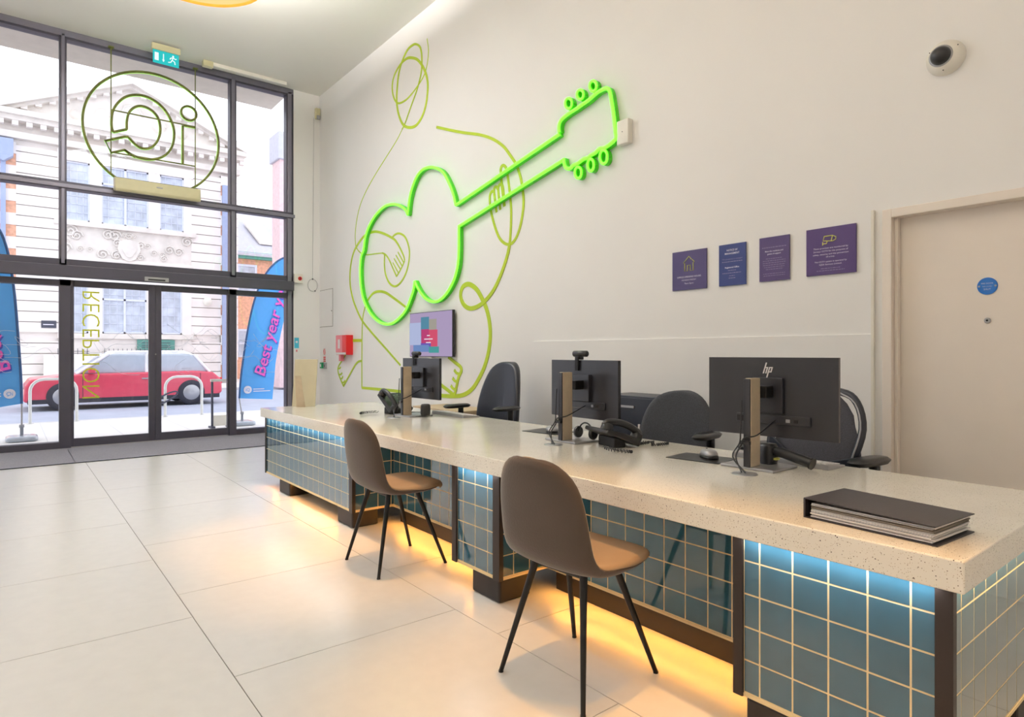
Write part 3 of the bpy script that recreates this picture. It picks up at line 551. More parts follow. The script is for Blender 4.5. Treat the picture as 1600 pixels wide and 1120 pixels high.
for c, x0, x1, z0, z1, i in tvs: scr.box(x0, x1, -.001 - .0004 * i, 0, z0, z1, i)
for z, w_ in ((-.02, .03), (-.06, .09), (-.1, .05)): scr.box(-.03 - w_, -.03 + w_, -.0052, 0, z, z + .012, 9)
scr.build('screen', tv)
MB('white').box(-.05, .02, .005, .03, -.285, -.262).build('receiver', tv)
# ------------------------------------------------------------------ reception counter
YF = 1.585                                   # front face of the tiled blocks
ZB, ZT = .25, .685
ROWS = [.25, .3395, .431, .5225, .614, .70]
def tiles(name, parent, o, U, L, z0, z1, first, pitch, cols=None):
    """glazed tiles laid on a grout bed: o start corner, U direction along the face, outward normal by U x Z"""
    U = Vector(U); N_ = U.cross(Vector((0, 0, 1))); o = Vector(o)
    mb = MB('tile', 'tgrout', 'brown')
    def slab(a, b, c, d, t0, t1, mi, tilt=(0, 0)):
        vs = []
        for t in (t0, t1):
            for (p, q) in ((a, c), (b, c), (b, d), (a, d)):
                k = t + (tilt[0] * (p - (a + b) / 2) + tilt[1] * (q - (c + d) / 2) if t == t1 else 0)
                vs.append(tuple(o + U * p + N_ * k + Vector((0, 0, q))))
        mb.add(vs, [(3, 2, 1, 0), (4, 5, 6, 7), (0, 1, 5, 4), (1, 2, 6, 5), (2, 3, 7, 6), (3, 0, 4, 7)], mi)
    slab(0, L, z0 - .004, z1, -.012, .0026, 1)
    slab(0, L, z0 - .012, z0 - .003, -.012, .005, 1)
    edges = [0.0]; x = first
    while x < L - .004: edges.append(x); x += pitch
    edges.append(L); gp = .0024
    for a, b in zip(edges, edges[1:]):
        if b - a < .012: continue
        for c, d in zip(ROWS, ROWS[1:]):
            d = min(d, z1 + .002)
            if d - c < .01: continue
            slab(a + gp, b - gp, c + gp, d - gp, 0, .0031, 0, (random.uniform(-.003, .003), random.uniform(-.003, .003)))
    return mb.build(name, parent)
def under_led(x0, x1, parent, y=-.012, z=.6825):
    MB('led').box(x0, x1, y - .004, y + .004, z, z + .002).build('light_strip', parent)
    area('counter_led', ((x0 + x1) / 2, y, z - .003), (0, 0, 0), x1 - x0, .008, 2.0 * (x1 - x0), (.9, .96, 1.0)).parent = parent
def floor_led(x0, x1, parent, y=YF + .03):
    MB('ledw').box(x0, x1, y - .004, y + .004, ZB - .016, ZB - .013).build('floor_light_strip', parent)
    area('plinth_led', ((x0 + x1) / 2, y, ZB - .018), (math.radians(-72), 0, 0), x1 - x0, .01, 2.6 * (x1 - x0), (1.0, .42, .06)).parent = parent
wt = MB('top'); wt.box(-5.13, -.433, 1.55, 2.51, .6852, .755)
tag(wt.build('worktop', bevel=.004, bseg=3), 'long speckled cream stone worktop of the reception counter', 'worktop')

def block(name, lab, x0, x1, ltrim, rtrim, right_depth, feet, first, yb=2.40):
    """x0..x1 outer edges of the block"""
    b = thing(name, lab, 'counter', (x0, YF, 0))
    L = x1 - x0
    MB('plinth').box(.012, L - .012, .012, yb - YF, ZB - .012, ZT).build('carcass', b)
    tiles('tile_panel', b, (ltrim, .012 - .0, 0), (1, 0, 0), L - ltrim - rtrim, ZB, ZT, first, .0918)
    t = MB('brown')
    if ltrim: MB('brown').box(0, ltrim, .0, .014, ZB - .012, ZT).build('edge_trim', b)
    if rtrim: t.box(L - rtrim, L, .0, .012, ZB - .012, ZT); t.box(L - .012, L, .012, .022, ZB - .012, ZT)
    t.build('corner_trim', b)
    tiles('side_tile_panel', b, (L - .012, .022, 0), (0, 1, 0), right_depth - .022, ZB, ZT, .0918 - .03, .0885)
    for fx0, fx1, fy0, fy1 in feet:
        MB('plinth').box(fx0 - x0, fx1 - x0, fy0 - YF, fy1 - YF, .1385, ZB - .013).build('foot', b, bevel=.010)
    return b
A = block('counter_block', 'long tiled counter block at the window end, standing on two dark feet', -5.127, -3.50, .012, .045, .60, [(-4.83, -4.61, 1.60, 1.77), (-3.75, -3.53, 1.60, 1.77), (-4.83, -4.61, 2.2, 2.37), (-3.75, -3.53, 2.2, 2.37)], .06)
B = block('counter_block', 'narrow tiled counter pillar between the two chairs', -2.425, -2.068, .035, .045, .60, [(-2.285, -2.085, 1.60, 1.77), (-2.285, -2.085, 2.1, 2.27)], .045, 2.3)
Cb = block('counter_block', 'tiled counter block at the near right end with black corner trims', -.99, -.463, .028, .035, .82, [(-.96, -.76, 1.60, 1.77), (-.70, -.49, 1.60, 1.77), (-.96, -.76, 2.2, 2.37), (-.70, -.49, 2.2, 2.37)], .047)
under_led(.03, 1.60, A); under_led(.04, .34, B); under_led(.03, .50, Cb)
floor_led(.05, 1.58, A, .05); floor_led(.05, .32, B, .05); floor_led(.05, .49, Cb, .05)
# light strip under the near end of the top, washing the end tiles
o = area('counter_led', (.527 + .012, .42, ZT - .004), (0, 0, 0), .008, .75, 2.2, (1.0, .72, .42)); o.parent = Cb

def bay(lab, x0, x1):
    b = thing('counter_partition', lab, 'counter', (x0, 1.85, 0)); L = x1 - x0
    MB('plinth').box(0, L, .012, .05, ZB - .012, ZT).build('backing_board', b)
    tiles('tile_panel', b, (0, .012, 0), (1, 0, 0), L, ZB, ZT, .075, .0918)
    MB('plinth').box(0, L, .055, .085, .1385, ZB - .013).build('plinth', b)
    area('plinth_led', (L / 2, .030, ZB - .0165), (math.radians(-50), 0, 0), L - .02, .006, 2.6 * L, (1.0, .42, .06)).parent = b
bay('recessed tiled knee panel behind the far visitor chair', -3.498, -2.427)
bay('recessed tiled knee panel behind the near visitor chair', -2.066, -.992)

for o in [o for o in C.objects if o.name.split('.')[0] in ('counter_block', 'counter_partition', 'worktop')]: counter_scale(o)
# ------------------------------------------------------------------ visitor chairs
def visitor_chair(label, loc, rz):
    c = thing('visitor_chair', label, 'chair', loc, rz, 'upholstered chairs in front of the counter')
    prof = [(.222, .425, .150), (.215, .442, .178), (.15, .449, .208), (.06, .440, .218), (-.04, .430, .222), (-.12, .430, .220), (-.175, .452, .216), (-.208, .50, .208), (-.226, .57, .202), (-.240, .65, .196), (-.250, .72, .184), (-.257, .775, .160), (-.261, .812, .118), (-.263, .832, .062)]
    NC = 13; rows = []
    for k, (y, z, hw) in enumerate(prof):
        r = []
        f = k / (len(prof) - 1)
        for j in range(NC):
            u = -1 + 2 * j / (NC - 1); x = hw * math.sin(u * PI / 2 * .96) / math.sin(PI / 2 * .96)
            e = u * u
            if k < 4: zz = z + .004 * e - .012 * e * e; yy = y - (.03 * e * e if k < 2 else 0)
            elif k < 8: t_ = (k - 3) / 4; zz = z + .022 * e * (1 - abs(t_ - .5)); yy = y + .045 * e * t_
            else: zz = z - (.012 * e * max(0, (f - .75) * 4)); yy = y + .055 * e * (1 - max(0, (f - .8) * 3))
            r.append((x, yy, zz))
        rows.append(r)
    o_, i_ = shell(rows, .022, -.018)
    subsurf(o_.build('shell', c)); subsurf(i_.build('seat_cushion', c))
    for sx, sy in ((-1, 1), (1, 1), (1, -1), (-1, -1)):
        l = MB('blackm'); top = (sx * .115, sy * .085 - .02, .425 if sy > 0 else .42); bot = (sx * .20, sy * .207, .004)
        l.tube([top, tuple(top[i] * .6 + bot[i] * .4 for i in range(3)), bot], .0145, 14, r1=.0085)
        l.lathe([(.0095, 0), (.0095, .006)], T((bot[0], bot[1], 0)), 12)
        l.build('leg', c)
    f = MB('blackm'); f.tube([(-.115, .065, .415), (.115, .065, .415)], .010, 8).tube([(-.115, -.105, .41), (.115, -.105, .41)], .010, 8).tube([(0, .065, .415), (0, -.105, .41)], .010, 8)
    f.build('under_frame', c)
    return c
ch = visitor_chair('taupe shell visitor chair with tan seat and black legs, the farther of the two', (-3.218, 1.722, 0), 0)
dup(ch, (-1.675, 1.655, 0), math.radians(4.5), 'taupe shell visitor chair with tan seat and black legs, the nearer of the two')

# ------------------------------------------------------------------ staff chairs behind the counter
def office_base(c, m_='blackm', seat_m='leather', zs=.50):
    MB(seat_m).add(*rounded_slab(.25, .24, zs - .05, zs + .03), 0, True).build('seat', c)
    MB(m_).lathe([(.028, .10), (.028, .34), (.018, .34), (.018, zs - .06)], None, 16).build('gas_lift', c)
    st = MB(m_)
    for k in range(5):
        a_ = 2 * PI * k / 5 + .3
        st.tube([(0, 0, .12), (.15 * math.cos(a_), .15 * math.sin(a_), .10), (.30 * math.cos(a_), .30 * math.sin(a_), .075)], .02, 8)
    st.build('star_base', c)
    for k in range(5):
        a_ = 2 * PI * k / 5 + .3
        MB('black').lathe([(.027, -.022), (.029, -.01), (.029, .01), (.027, .022)], T((.30 * math.cos(a_), .30 * math.sin(a_), .030)) @ RZ(a_) @ RX(PI / 2), 14).build('castor', c)
def rounded_slab(hx, hy, z0, z1, n=28, p=3.2):
    vs = []; fs = []
    for q, (sc_, z) in enumerate([(.86, z0), (.98, z0 + .012), (1, (z0 + z1) / 2), (.97, z1 - .012), (.82, z1 - .002), (.4, z1)]):
        for k in range(n):
            a_ = 2 * PI * k / n; cx, sx = math.cos(a_), math.sin(a_)
            vs.append((hx * sc_ * math.copysign(abs(cx) ** (2 / p), cx), hy * sc_ * math.copysign(abs(sx) ** (2 / p), sx), z))
    for r in range(5):
        for k in range(n): j = (k + 1) % n; fs.append((r * n + k, r * n + j, (r + 1) * n + j, (r + 1) * n + k))
    fs.append(tuple(range(n - 1, -1, -1))); fs.append(tuple(5 * n + k for k in range(n)))
    return vs, fs
def back_pad(prof, thick, m_, name, c, curve=.05, p=2.6):
    """prof: (z, half width, y offset); closed cushion"""
    vs = []; fs = []; n = 24
    for z, hw, yo in prof:
        for k in range(n):
            a_ = 2 * PI * k / n; cx, sx = math.cos(a_), math.sin(a_)
            x = hw * math.copysign(abs(cx) ** (2 / p), cx); y = thick / 2 * math.copysign(abs(sx) ** (2 / p), sx) - curve * (x / max(hw, .05)) ** 2 * (hw / .2)
            vs.append((x, yo + y, z))
    for r in range(len(prof) - 1):
        for k in range(n): j = (k + 1) % n; fs.append((r * n + k, r * n + j, (r + 1) * n + j, (r + 1) * n + k))
    fs.append(tuple(range(n - 1, -1, -1))); q = (len(prof) - 1) * n; fs.append(tuple(q + k for k in range(n)))
    return subsurf(MB(m_).add(vs, fs, 0, True).build(name, c))
def armrest(c, sx, zt, x=.27, m_='black'):
    a_ = MB(m_); a_.tube([(sx * .2, -.0, .47), (sx * (x), -.0, .48), (sx * x, 0, .60), (sx * x, 0, zt - .03)], .022, 10)
    a_.build('arm_post', c)
    s_ = MB(m_); s_.add(*rounded_slab(.045, .13, zt - .03, zt), 0, True, T((sx * x, -.04, 0)))
    s_.build('armrest', c)
# local -Y faces the counter
c = thing('office_chair', 'tall black leather office chair with armrests behind the far monitor', 'chair', (-3.86, 2.82, 0), math.radians(8))
office_base(c)
back_pad([(.54, .10, .19), (.56, .19, .19), (.64, .225, .18), (.76, .225, .19), (.90, .205, .215), (1.02, .17, .245), (1.08, .135, .26), (1.112, .08, .268), (1.12, .03, .27)], .10, 'leather', 'backrest', c)
MB('blackm').tube([(0, .1, .45), (0, .26, .47), (0, .30, .62), (0, .30, .80)], .02, 8).build('back_support', c)
armrest(c, -1, .79); armrest(c, 1, .80)
c = thing('office_chair', 'low charcoal woven office chair between the middle and near monitors', 'chair', (-2.15, 2.83, 0), math.radians(10))
office_base(c, seat_m='fabric')
back_pad([(.52, .09, .11), (.54, .17, .11), (.62, .215, .11), (.72, .228, .12), (.82, .215, .13), (.90, .18, .14), (.95, .13, .145), (.972, .07, .15), (.977, .02, .15)], .12, 'fabric', 'backrest', c, .05, 2.3)
MB('blackm').tube([(0, .05, .45), (0, .2, .47), (0, .23, .62), (0, .22, .72)], .02, 8).build('back_support', c)
armrest(c, 1, .775, .23); armrest(c, -1, .70, .26)
MB('paper').box(-.236, -.226, .06, .07, .74, .775).build('care_label', c)
c = thing('office_chair', 'black mesh backed office chair behind the near monitor', 'chair', (-1.385, 2.88, 0), math.radians(-6))
office_base(c, seat_m='fabric')
fr_ = [(-.20, -.02, .58), (-.215, -.02, .72), (-.215, .01, .86), (-.18, .03, .97), (-.10, .04, 1.015), (.10, .04, 1.015), (.18, .03, .97), (.215, .01, .86), (.19, -.02, .72), (.15, -.02, .58)]
MB('leather').tube(smooth(fr_ + [fr_[0]], 4), .017, 8).build('back_frame', c)
MB('silver').tube([(a_ * 1.0, b_ - .018, z_) for a_, b_, z_ in smooth(fr_[5:], 4)], .004, 6).build('frame_trim', c)
me_ = MB('mesh'); vs = []; nz = 10
for k in range(nz):
    z = .58 + .43 * k / (nz - 1); hw = .175 + .035 * math.sin(PI * min(1, k / 6)) - (.10 * max(0, (k - 6) / 3) ** 2)
    for j in range(9): u = -1 + j / 4; vs.append((hw * u, .03 * u * u + .0 + .06 * (k / nz) ** 2 - .03, z))
vs2 = [(a_, b_ + .004, z_) for a_, b_, z_ in vs]; fs = []
for k in range(nz - 1):
    for j in range(8): q = k * 9 + j; fs += [(q, q + 1, q + 10, q + 9), (90 + q + 9, 90 + q + 10, 90 + q + 1, 90 + q)]
me_.add(vs + vs2, fs, 0, True); me_.build('back_mesh', c)
MB('leather').prism([(-.2, .66), (-.03, .64), (.0, .60), (.03, .64), (.2, .66), (.2, .74), (.06, .70), (-.06, .70), (-.2, .80)], 'y', -.045, -.03).build('lumbar_support', c, bevel=.004)
MB('blackm').tube([(0, 0, .45), (0, .12, .47), (0, .06, .60), (0, 0, .68)], .018, 8).build('back_support', c)
armrest(c, 1, .752, .27); armrest(c, -1, .752, .27)

def staff_scale(c):
    c.location = (c.location.x * K, c.location.y * K, 0)
    for o in c.children:
        for v in o.data.vertices:
            z = v.co.z; z = 1.19 + K * (z - 1.19) if z > .45 else z * (1.19 + K * (.45 - 1.19)) / .45
            v.co = (v.co.x * K, v.co.y * K, z)
for o in [o for o in C.objects if o.name.split('.')[0] == 'office_chair']: staff_scale(o)
# low cupboard and dark cabinet behind the counter
s = thing('low_cupboard', 'low light wood cupboard by the wall behind the far monitor', 'cupboard', (-5.40, 3.52, 0))
MB('wood').box(-.42, .42, -.18, .22, .05, .61).build('carcass', s, bevel=.004)
MB('wood').box(-.43, .43, -.20, .23, .61, .632).build('top', s, bevel=.003)
for sx in (-1, 1):
    d_ = MB('wood').box(min(sx * .004, sx * .41), max(sx * .004, sx * .41), -.198, -.181, .07, .60).build('door', s, bevel=.002)
    MB('silver').tube([(sx * .05, -.198, .5), (sx * .05, -.22, .5), (sx * .05, -.22, .38), (sx * .05, -.198, .38)], .004, 6).build('handle', d_)
MB('plinth').box(-.40, .40, -.15, .2, 0, .05).build('plinth', s)
s = thing('document_cabinet', 'dark navy cabinet standing behind the charcoal woven chair', 'cabinet', (-2.98, 3.60, 0))
MB('navydark' if 'navydark' in M else 'leather').box(-.24, .24, -.15, .15, 0, .885).build('carcass', s, bevel=.006)
for k, z in enumerate((.60, .31, .03)):
    d_ = MB('leather').box(-.23, .23, -.162, -.151, z, z + .27).build('drawer', s, bevel=.003); MB('silver').box(-.06, .06, -.172, -.163, z + .2, z + .215).build('handle', d_)
_before = set(o.name for o in C.objects)
# ------------------------------------------------------------------ things on the counter
ZD = .7552
def cable(mb, pts, r=.003, n=5): mb.tube(smooth(pts, n), r, 6)
def webcam(label, loc, rz):
    s = thing('webcam', label, 'webcam', loc, rz)
    MB('black').lathe([(.010, -.048), (.0155, -.044), (.0155, .044), (.010, .048)], T((0, .01, .030)) @ RY(PI / 2), 20).build('barrel', s)
    MB('blackm').box(-.014, .014, -.012, .02, .0, .018).box(-.012, .012, -.020, -.012, -.055, .016).build('clip', s, bevel=.003)
    MB('silver').lathe([(.012, 0), (.012, .004)], T((0, .0265, .03)) @ RX(-PI / 2), 16).build('lens', s)
def monitor(label, col, w_, h_, zc, yaw, dy, logo=False, ports=True, mirror=1):
    s = thing('desktop_monitor', label, 'monitor', (col[0], col[1], ZD))
    MB('silver').box(-.115, .10, -.035, .145, 0, .010).build('stand_base', s, bevel=.003)
    MB('steel', 'monitor').box(-.010, .014, -.034, .030, .010, .340).box(-.0135, .0135, -.041, -.0345, .010, .338, 1).build('stand_column', s, bevel=.002)
    Tm = T((0, dy, zc - ZD)) @ RZ(yaw)
    p = MB('monitor', 'black')
    p.box(-w_ / 2, w_ / 2, -.004, .014, -h_ / 2, h_ / 2, 0, Tm)
    p.box(-w_ / 2 + .004, w_ / 2 - .004, .014, .016, -h_ / 2 + .006, h_ / 2 - .004, 1, Tm)
    body = p.build('panel', s, bevel=.003)
    q = MB('monitor'); q.box(-.06, .06, -.022, -.004, -.06, .075, 0, Tm); q.box(-.13, .16, -.012, -.004, -h_ / 2 + .05, -h_ / 2 + .085, 0, Tm)
    q.build('rear_housing', s, bevel=.003)
    a_ = MB('blackm'); a_.box(-.026, .026, -.078, -.022, .0, .045, 0, Tm); a_.build('mount_arm', s, bevel=.003)
    k = MB('blackm', 'silver')
    k.box(-.125, -.085, -.0145, -.012, -h_ / 2 + .056, -h_ / 2 + .078, 0, Tm).box(.07, .085, -.0145, -.012, -h_ / 2 + .06, -h_ / 2 + .072, 1, Tm).box(.10, .115, -.0145, -.012, -h_ / 2 + .06, -h_ / 2 + .072, 0, Tm)
    k.build('port', s)
    if logo:
        l = MB('paper'); sh = .30
        def bar(x, z0, z1, wd=.0045):
            l.prism([(x + sh * z0, z0), (x + wd + sh * z0, z0), (x + wd + sh * z1, z1), (x + sh * z1, z1)], 'y', -.0065, -.004, 0, Tm @ T((-.020, 0, h_ / 2 - .050)))
        bar(0, -.012, .030); bar(.010, -.012, .013); bar(.004, .009, .013, .010)
        bar(.0185, -.030, .013); bar(.0285, -.008, .013); bar(.022, .009, .013, .011); bar(.020, -.008, -.004, .010)
        l.build('logo', s)
    c_ = MB('black'); yb = Tm @ Vector((.03, -.016, -h_ / 2 + .065))
    gx, gy = .035, -.115
    cable(c_, [tuple(yb), (.03, -.02, .13), (.0, -.055, .12), (-.014, -.055, .09), (-.02, -.08, .05), (gx - .01, gy, .0025)])
    cable(c_, [(-.014, -.05, .26), (-.018, -.052, .15), (-.020, -.055, .10), (-.03, -.085, .05), (gx + .006, gy, .0025)], .0028)
    c_.box(-.020, .018, -.056, -.041, .095, .108); c_.build('cable', s)
    return s
m3 = monitor('near black monitor showing its back with a white logo beside the mesh chair', (-1.28, 2.18), .510, .306, 1.019, math.radians(4), .12, True)
m2 = monitor('middle black monitor showing its back, left of the charcoal woven chair', (-2.236, 2.126), .483, .29, 1.008, math.radians(-2), .12)
m1 = monitor('far black monitor showing its back in front of the mural', (-3.82, 2.13), .47, .28, 1.012, math.radians(2), .11)
webcam('black webcam clipped on top of the middle monitor', (-2.236 - .035, 2.25, 1.153 + .002), 0)
webcam('black webcam clipped on top of the far monitor', (-3.82 - .075, 2.238, 1.152 + .002), 0)
for (x, y), lb in (((-1.240, 2.06), 'near'), ((-2.20, 2.01), 'middle'), ((-3.785, 2.015), 'far')):
    tag(MB('silver').lathe([(.045, 0), (.043, .0025), (.02, .0025)], T((x, y, ZD)), 28).build('cable_grommet'), 'round grey cable grommet in the worktop beside the %s monitor stand' % lb, 'grommet')
def mouse(label, loc, rz):
    s = thing('computer_mouse', label, 'mouse', loc, rz)
    subsurf(MB('silver').add(*rounded_slab(.032, .055, 0, .034, 20, 2.3), 0, True).build('body', s))
    MB('blackm').add(*rounded_slab(.0335, .0565, -.0, .008, 20, 2.3), 0, True).build('underside', s)
    MB('black').lathe([(.006, -.003), (.006, .003)], T((0, .03, .030)) @ RY(PI / 2), 10).build('wheel', s)
def mat_(label, loc, rz, hx=.10, hy=.085):
    return tag(MB('black').box(-hx, hx, -hy, hy, 0, .003).build('mouse_mat', None, loc, bevel=.001), label, 'mouse mat'), rz
for lab, loc, rz, hx, hy in (('black mouse mat under the mouse left of the near monitor', (-1.535, 2.225, ZD), .12, .115, .085), ('black mouse mat under the mouse left of the middle monitor', (-2.58, 2.325, ZD), .12, .12, .09)):
    o, r = mat_(lab, loc, rz, hx, hy); o.rotation_euler.z = r
mouse('grey mouse on the mat left of the near monitor', (-1.515, 2.25, ZD + .0032), .9); mouse('grey mouse on the mat left of the middle monitor', (-2.53, 2.30, ZD + .0032), .9)
def keyboard(label, loc, rz, L=.44, W=.13):
    s = thing('keyboard', label, 'keyboard', loc, rz)
    MB('silver').prism([(-W / 2, 0), (W / 2, 0), (W / 2, .008), (-W / 2, .020)], 'x', -L / 2, L / 2).build('case', s, bevel=.002)
    k = MB('paper')
    for r in range(5):
        for q in range(18):
            x = -L / 2 + .012 + q * (L - .024) / 18; y = -W / 2 + .012 + r * (W - .02) / 5; z = .0195 - (r + .5) / 5 * .0115
            k.box(x, x + (L - .024) / 18 - .003, y, y + (W - .02) / 5 - .003, z - .003, z + .0035)
    k.build('keys', s)
keyboard('grey keyboard lying behind the near monitor', (-1.28, 2.43, ZD), math.radians(-2), .40, .13)
keyboard('grey keyboard lying behind the far monitor', (-3.67, 2.425, ZD), math.radians(-2), .42, .13)
# barcode scanners
def scanner(label, loc, rz):
    s = thing('barcode_scanner', label, 'scanner', loc, rz)
    MB('black').tube([(-.07, 0, .052), (-.02, 0, .046), (.06, 0, .030), (.085, 0, .024)], .019, 12).build('handle', s)
    MB('black').add(*rounded_slab(.030, .034, .0, .078, 20, 3), 0, True, T((-.085, 0, 0))).build('head', s)
    MB('inky').box(-.058, -.045, -.012, .012, .018, .026).build('window', s)
    MB('blackm').tube([(.085, 0, .024), (.092, 0, .022)], .022, 12).build('end_cap', s)
scanner('black handheld barcode scanner lying on the near monitor stand base', (-1.185, 2.27, ZD + .0104), math.radians(-4))
scanner('small black barcode scanner beside the far monitor stand', (-3.765, 2.24, ZD + .0104), math.radians(152))
# telephones
def phone(label, loc, rz, tilt):
    s = thing('desk_phone', label, 'telephone', loc, rz); Rt = T((0, 0, .107 * math.sin(tilt) + .004)) @ RX(tilt)
    MB('black').prism([(-.095, -.006), (.095, -.006), (.095, .012), (.0, .026), (-.095, .030)], 'x', -.10, .10, 0, Rt).build('body', s, bevel=.006)
    MB('silver').box(-.02, .085, -.088, -.035, .026, .032, 0, Rt).build('display', s, bevel=.002)
    kp = MB('silver')
    for r in range(4):
        for q in range(3): kp.box(-.01 + q * .026, .008 + q * .026, -.015 + r * .022, -.001 + r * .022, .020 - r * .003, .026 - r * .003, 0, Rt)
    kp.build('keypad', s)
    h = MB('black'); pts = [(-.068, -.10, .035), (-.068, -.085, .055), (-.068, -.03, .066), (-.068, .03, .064), (-.068, .085, .046), (-.068, .10, .026)]
    h.tube([tuple(Rt @ Vector(p)) for p in smooth(pts, 4)], .017, 10)
    h.lathe([(.028, 0), (.028, .024), (.02, .032)], Rt @ T((-.068, -.083, .024)), 18); h.lathe([(.028, 0), (.028, .024), (.02, .032)], Rt @ T((-.068, .083, .010)), 18)
    h.build('handset', s)
    MB('blackm').box(-.07, .07, -.03 , .03, .0, .045, 0, T((0, 0, .0))).build('stand_foot', s, bevel=.003)
    k = MB('black'); cc = []
    for q in range(150): a_ = q * .9; t_ = q / 149; cc.append((-.09 - .16 * math.sin(t_ * PI) + .006 * math.cos(a_), .10 + .02 * math.sin(t_ * 9) - .2 * t_ * .2, .012 + .006 * math.sin(a_)))
    k.tube(cc, .0018, 5); k.build('coiled_cord', s)
    k = MB('black')
    for q in range(3): cable(k, [(.02 + q * .012, -.06, .02), (.03 + q * .015, -.10, .012), (.10 + .02 * q, -.11 - .01 * q, .004), (.16, -.06 - .03 * q, .004)], .0022)
    k.build('cable', s)
phone('black desk phone seen from behind, right of the middle monitor stand', (-2.005, 2.20, ZD), math.radians(165), math.radians(22))
phone('black desk phone standing steeply left of the far monitor', (-4.07, 2.17, ZD), math.radians(100), math.radians(40))
# loose coil cord beside the middle phone
k = MB('black'); cc = []
for q in range(260): a_ = q * 1.3; t_ = q / 259; cc.append((-1.965 + .13 * t_ + .02 * math.sin(t_ * 11), 2.33 + .06 * t_ + .045 * math.sin(t_ * 17), ZD + .009 + .0065 * math.sin(a_) + 0 * t_ + .0))
k.tube(cc, .0017, 5); tag(k.build('coiled_phone_cord'), 'tangled black coiled cord on the worktop in front of the charcoal woven chair', 'cable')
# headset hanging at the middle monitor base
s = thing('headset', 'black headset resting between the middle monitor column and the phone', 'headset', (-2.19, 2.215, ZD + .0104))
hb_ = MB('black'); hb_.tube([(.045 * math.cos(PI * q / 12), 0, .035 + .045 * math.sin(PI * q / 12)) for q in range(13)], .004, 6); hb_.build('headband', s)
for sx in (-1, 1): MB('black').lathe([(.028, 0), (.03, .01), (.022, .018)], T((sx * .045, 0, .031)) @ RY(sx * PI / 2), 16).build('ear_pad', s)
# ring binder
s = thing('ring_binder', 'black ring binder lying closed on the near end of the worktop', 'binder', (-.655, 1.745, ZD), math.radians(-3))
s.rotation_euler.z = math.radians(-4)
MB('cover').prism([(-.155, .0), (-.150, -.0), (-.150, .05), (-.155, .05)], 'y', -.115, .09).box(-.155, .160, -.115, .09, .0, .003).build('spine', s)
cv = MB('cover'); cv.add([(-.155, -.115, .049), (.158, -.118, .043), (.160, .092, .043), (-.155, .09, .049), (-.155, -.115, .052), (.158, -.118, .046), (.160, .092, .046), (-.155, .09, .052), ], [(3, 2, 1, 0), (4, 5, 6, 7), (0, 1, 5, 4), (1, 2, 6, 5), (2, 3, 7, 6), (3, 0, 4, 7)])
cv.build('front_cover', s, bevel=.001)
pg = MB('paper', 'grout'); rr = random.Random(5)
z = .0045
while z < .040:
    h = rr.choice((.0016, .0028, .004)); d_ = rr.uniform(-.004, .003); pg.box(-.138, .150 + d_, -.108 + d_, .084 + d_, z, z + h - .0006, 0 if rr.random() > .2 else 1); z += h
pg.build('pages', s)
# photo frame / sign holder back
s = thing('sign_holder', 'beige cardboard display stand seen from behind at the far end of the counter', 'display stand', (-5.03, 1.86, ZD), math.radians(48))
Tl = RX(math.radians(-9))
MB('card').box(-.095, .095, -.004, .004, .0, .385, 0, Tl).build('board', s, bevel=.001)
MB('steel').prism([(-.03, .0), (.045, .0), (.035, .26), (-.01, .26)], 'y', -.022, -.018, 0, T((0, -.055, .008)) @ RX(math.radians(-16) * -1.0)).build('easel_strut', s)
MB('paper').box(-.085, .085, .0042, .005, .02, .37, 0, Tl).build('poster', s)

for o in [o for o in C.objects if o.parent is None and o.name not in _before]: counter_scale(o)
# ------------------------------------------------------------------ street outside
struct(MB('pave', 'kerb').box(-13.45, XW - .08, -30, 40, -.16, -.012).box(-13.6, -13.45, -30, 40, -.16, -.01, 1).build('trim_5'))
struct(MB('road').box(-23.0, -13.6, -30, 40, -.2, -.09).build('trim_6'))
struct(MB('pave', 'kerb').box(-60, -23.15, -60, 60, -.16, -.012).box(-23.15, -23.0, -30, 40, -.16, -.01, 1).build('trim_7'))
pj = MB('kerb')
for k in range(14): pj.box(-13.4, XW - .1, -5 + k * .9, -4.992 + k * .9, -.013, -.0105)
struct(pj.build('trim_8'))
struct(MB('soffit').box(-10.46, XW - .08, -12, 3.34, 5.15, 5.55).build('trim_9', bevel=.01))

# stainless bike racks
def rack(label, y0, y1, x):
    s = thing('bike_rack', label, 'bike rack', (x, (y0 + y1) / 2, -.012)); h = (y1 - y0) / 2; r = .2; pts = [(0, -h, 0), (0, -h, .55)]
    pts += [(0, -h + r - r * math.cos(a_), .55 + r * math.sin(a_)) for a_ in (.3, .6, .9, 1.2, PI / 2)]
    pts = pts + [(a_, -b_, z_) for a_, b_, z_ in reversed(pts)]
    MB('rack').tube(pts, .025, 10).build('hoop', s)
    for sy in (-1, 1): MB('rack').lathe([(.05, 0), (.05, .008)], T((0, sy * h, 0)), 16).build('flange', s)
rack('silver bike rack hoop seen through the glazing left of the doors', .27, .92, -13.38)
rack('silver bike rack hoop seen through the right door leaf', 2.28, 2.91, -13.27)
rack('silver bike rack hoop farther left along the pavement', -1.9, -1.25, -13.38)
s = MB('iron')
s.tube([(-13.23, 2.18 + .2 * math.cos(a_) + .1, .34 + .07 * math.sin(a_) + .10 * math.cos(a_)) for a_ in [2 * PI * k / 16 for k in range(16)]], .016, 6, closed=True)
tag(s.build('bike_lock'), 'dark bike lock looped on the hoop seen through the right door leaf', 'lock')
s = thing('pavement_sign', 'small grey framed barrier standing on the pavement by the right door leaf', 'barrier', (-10.82, 2.57, -.012))
MB('iron').box(-.02, .02, -.06, -.03, 0, .74).box(-.02, .02, .19, .21, 0, .74).build('post', s, bevel=.004)
MB('rack').box(-.025, .025, -.07, .22, .74, .78).build('top_rail', s, bevel=.004)
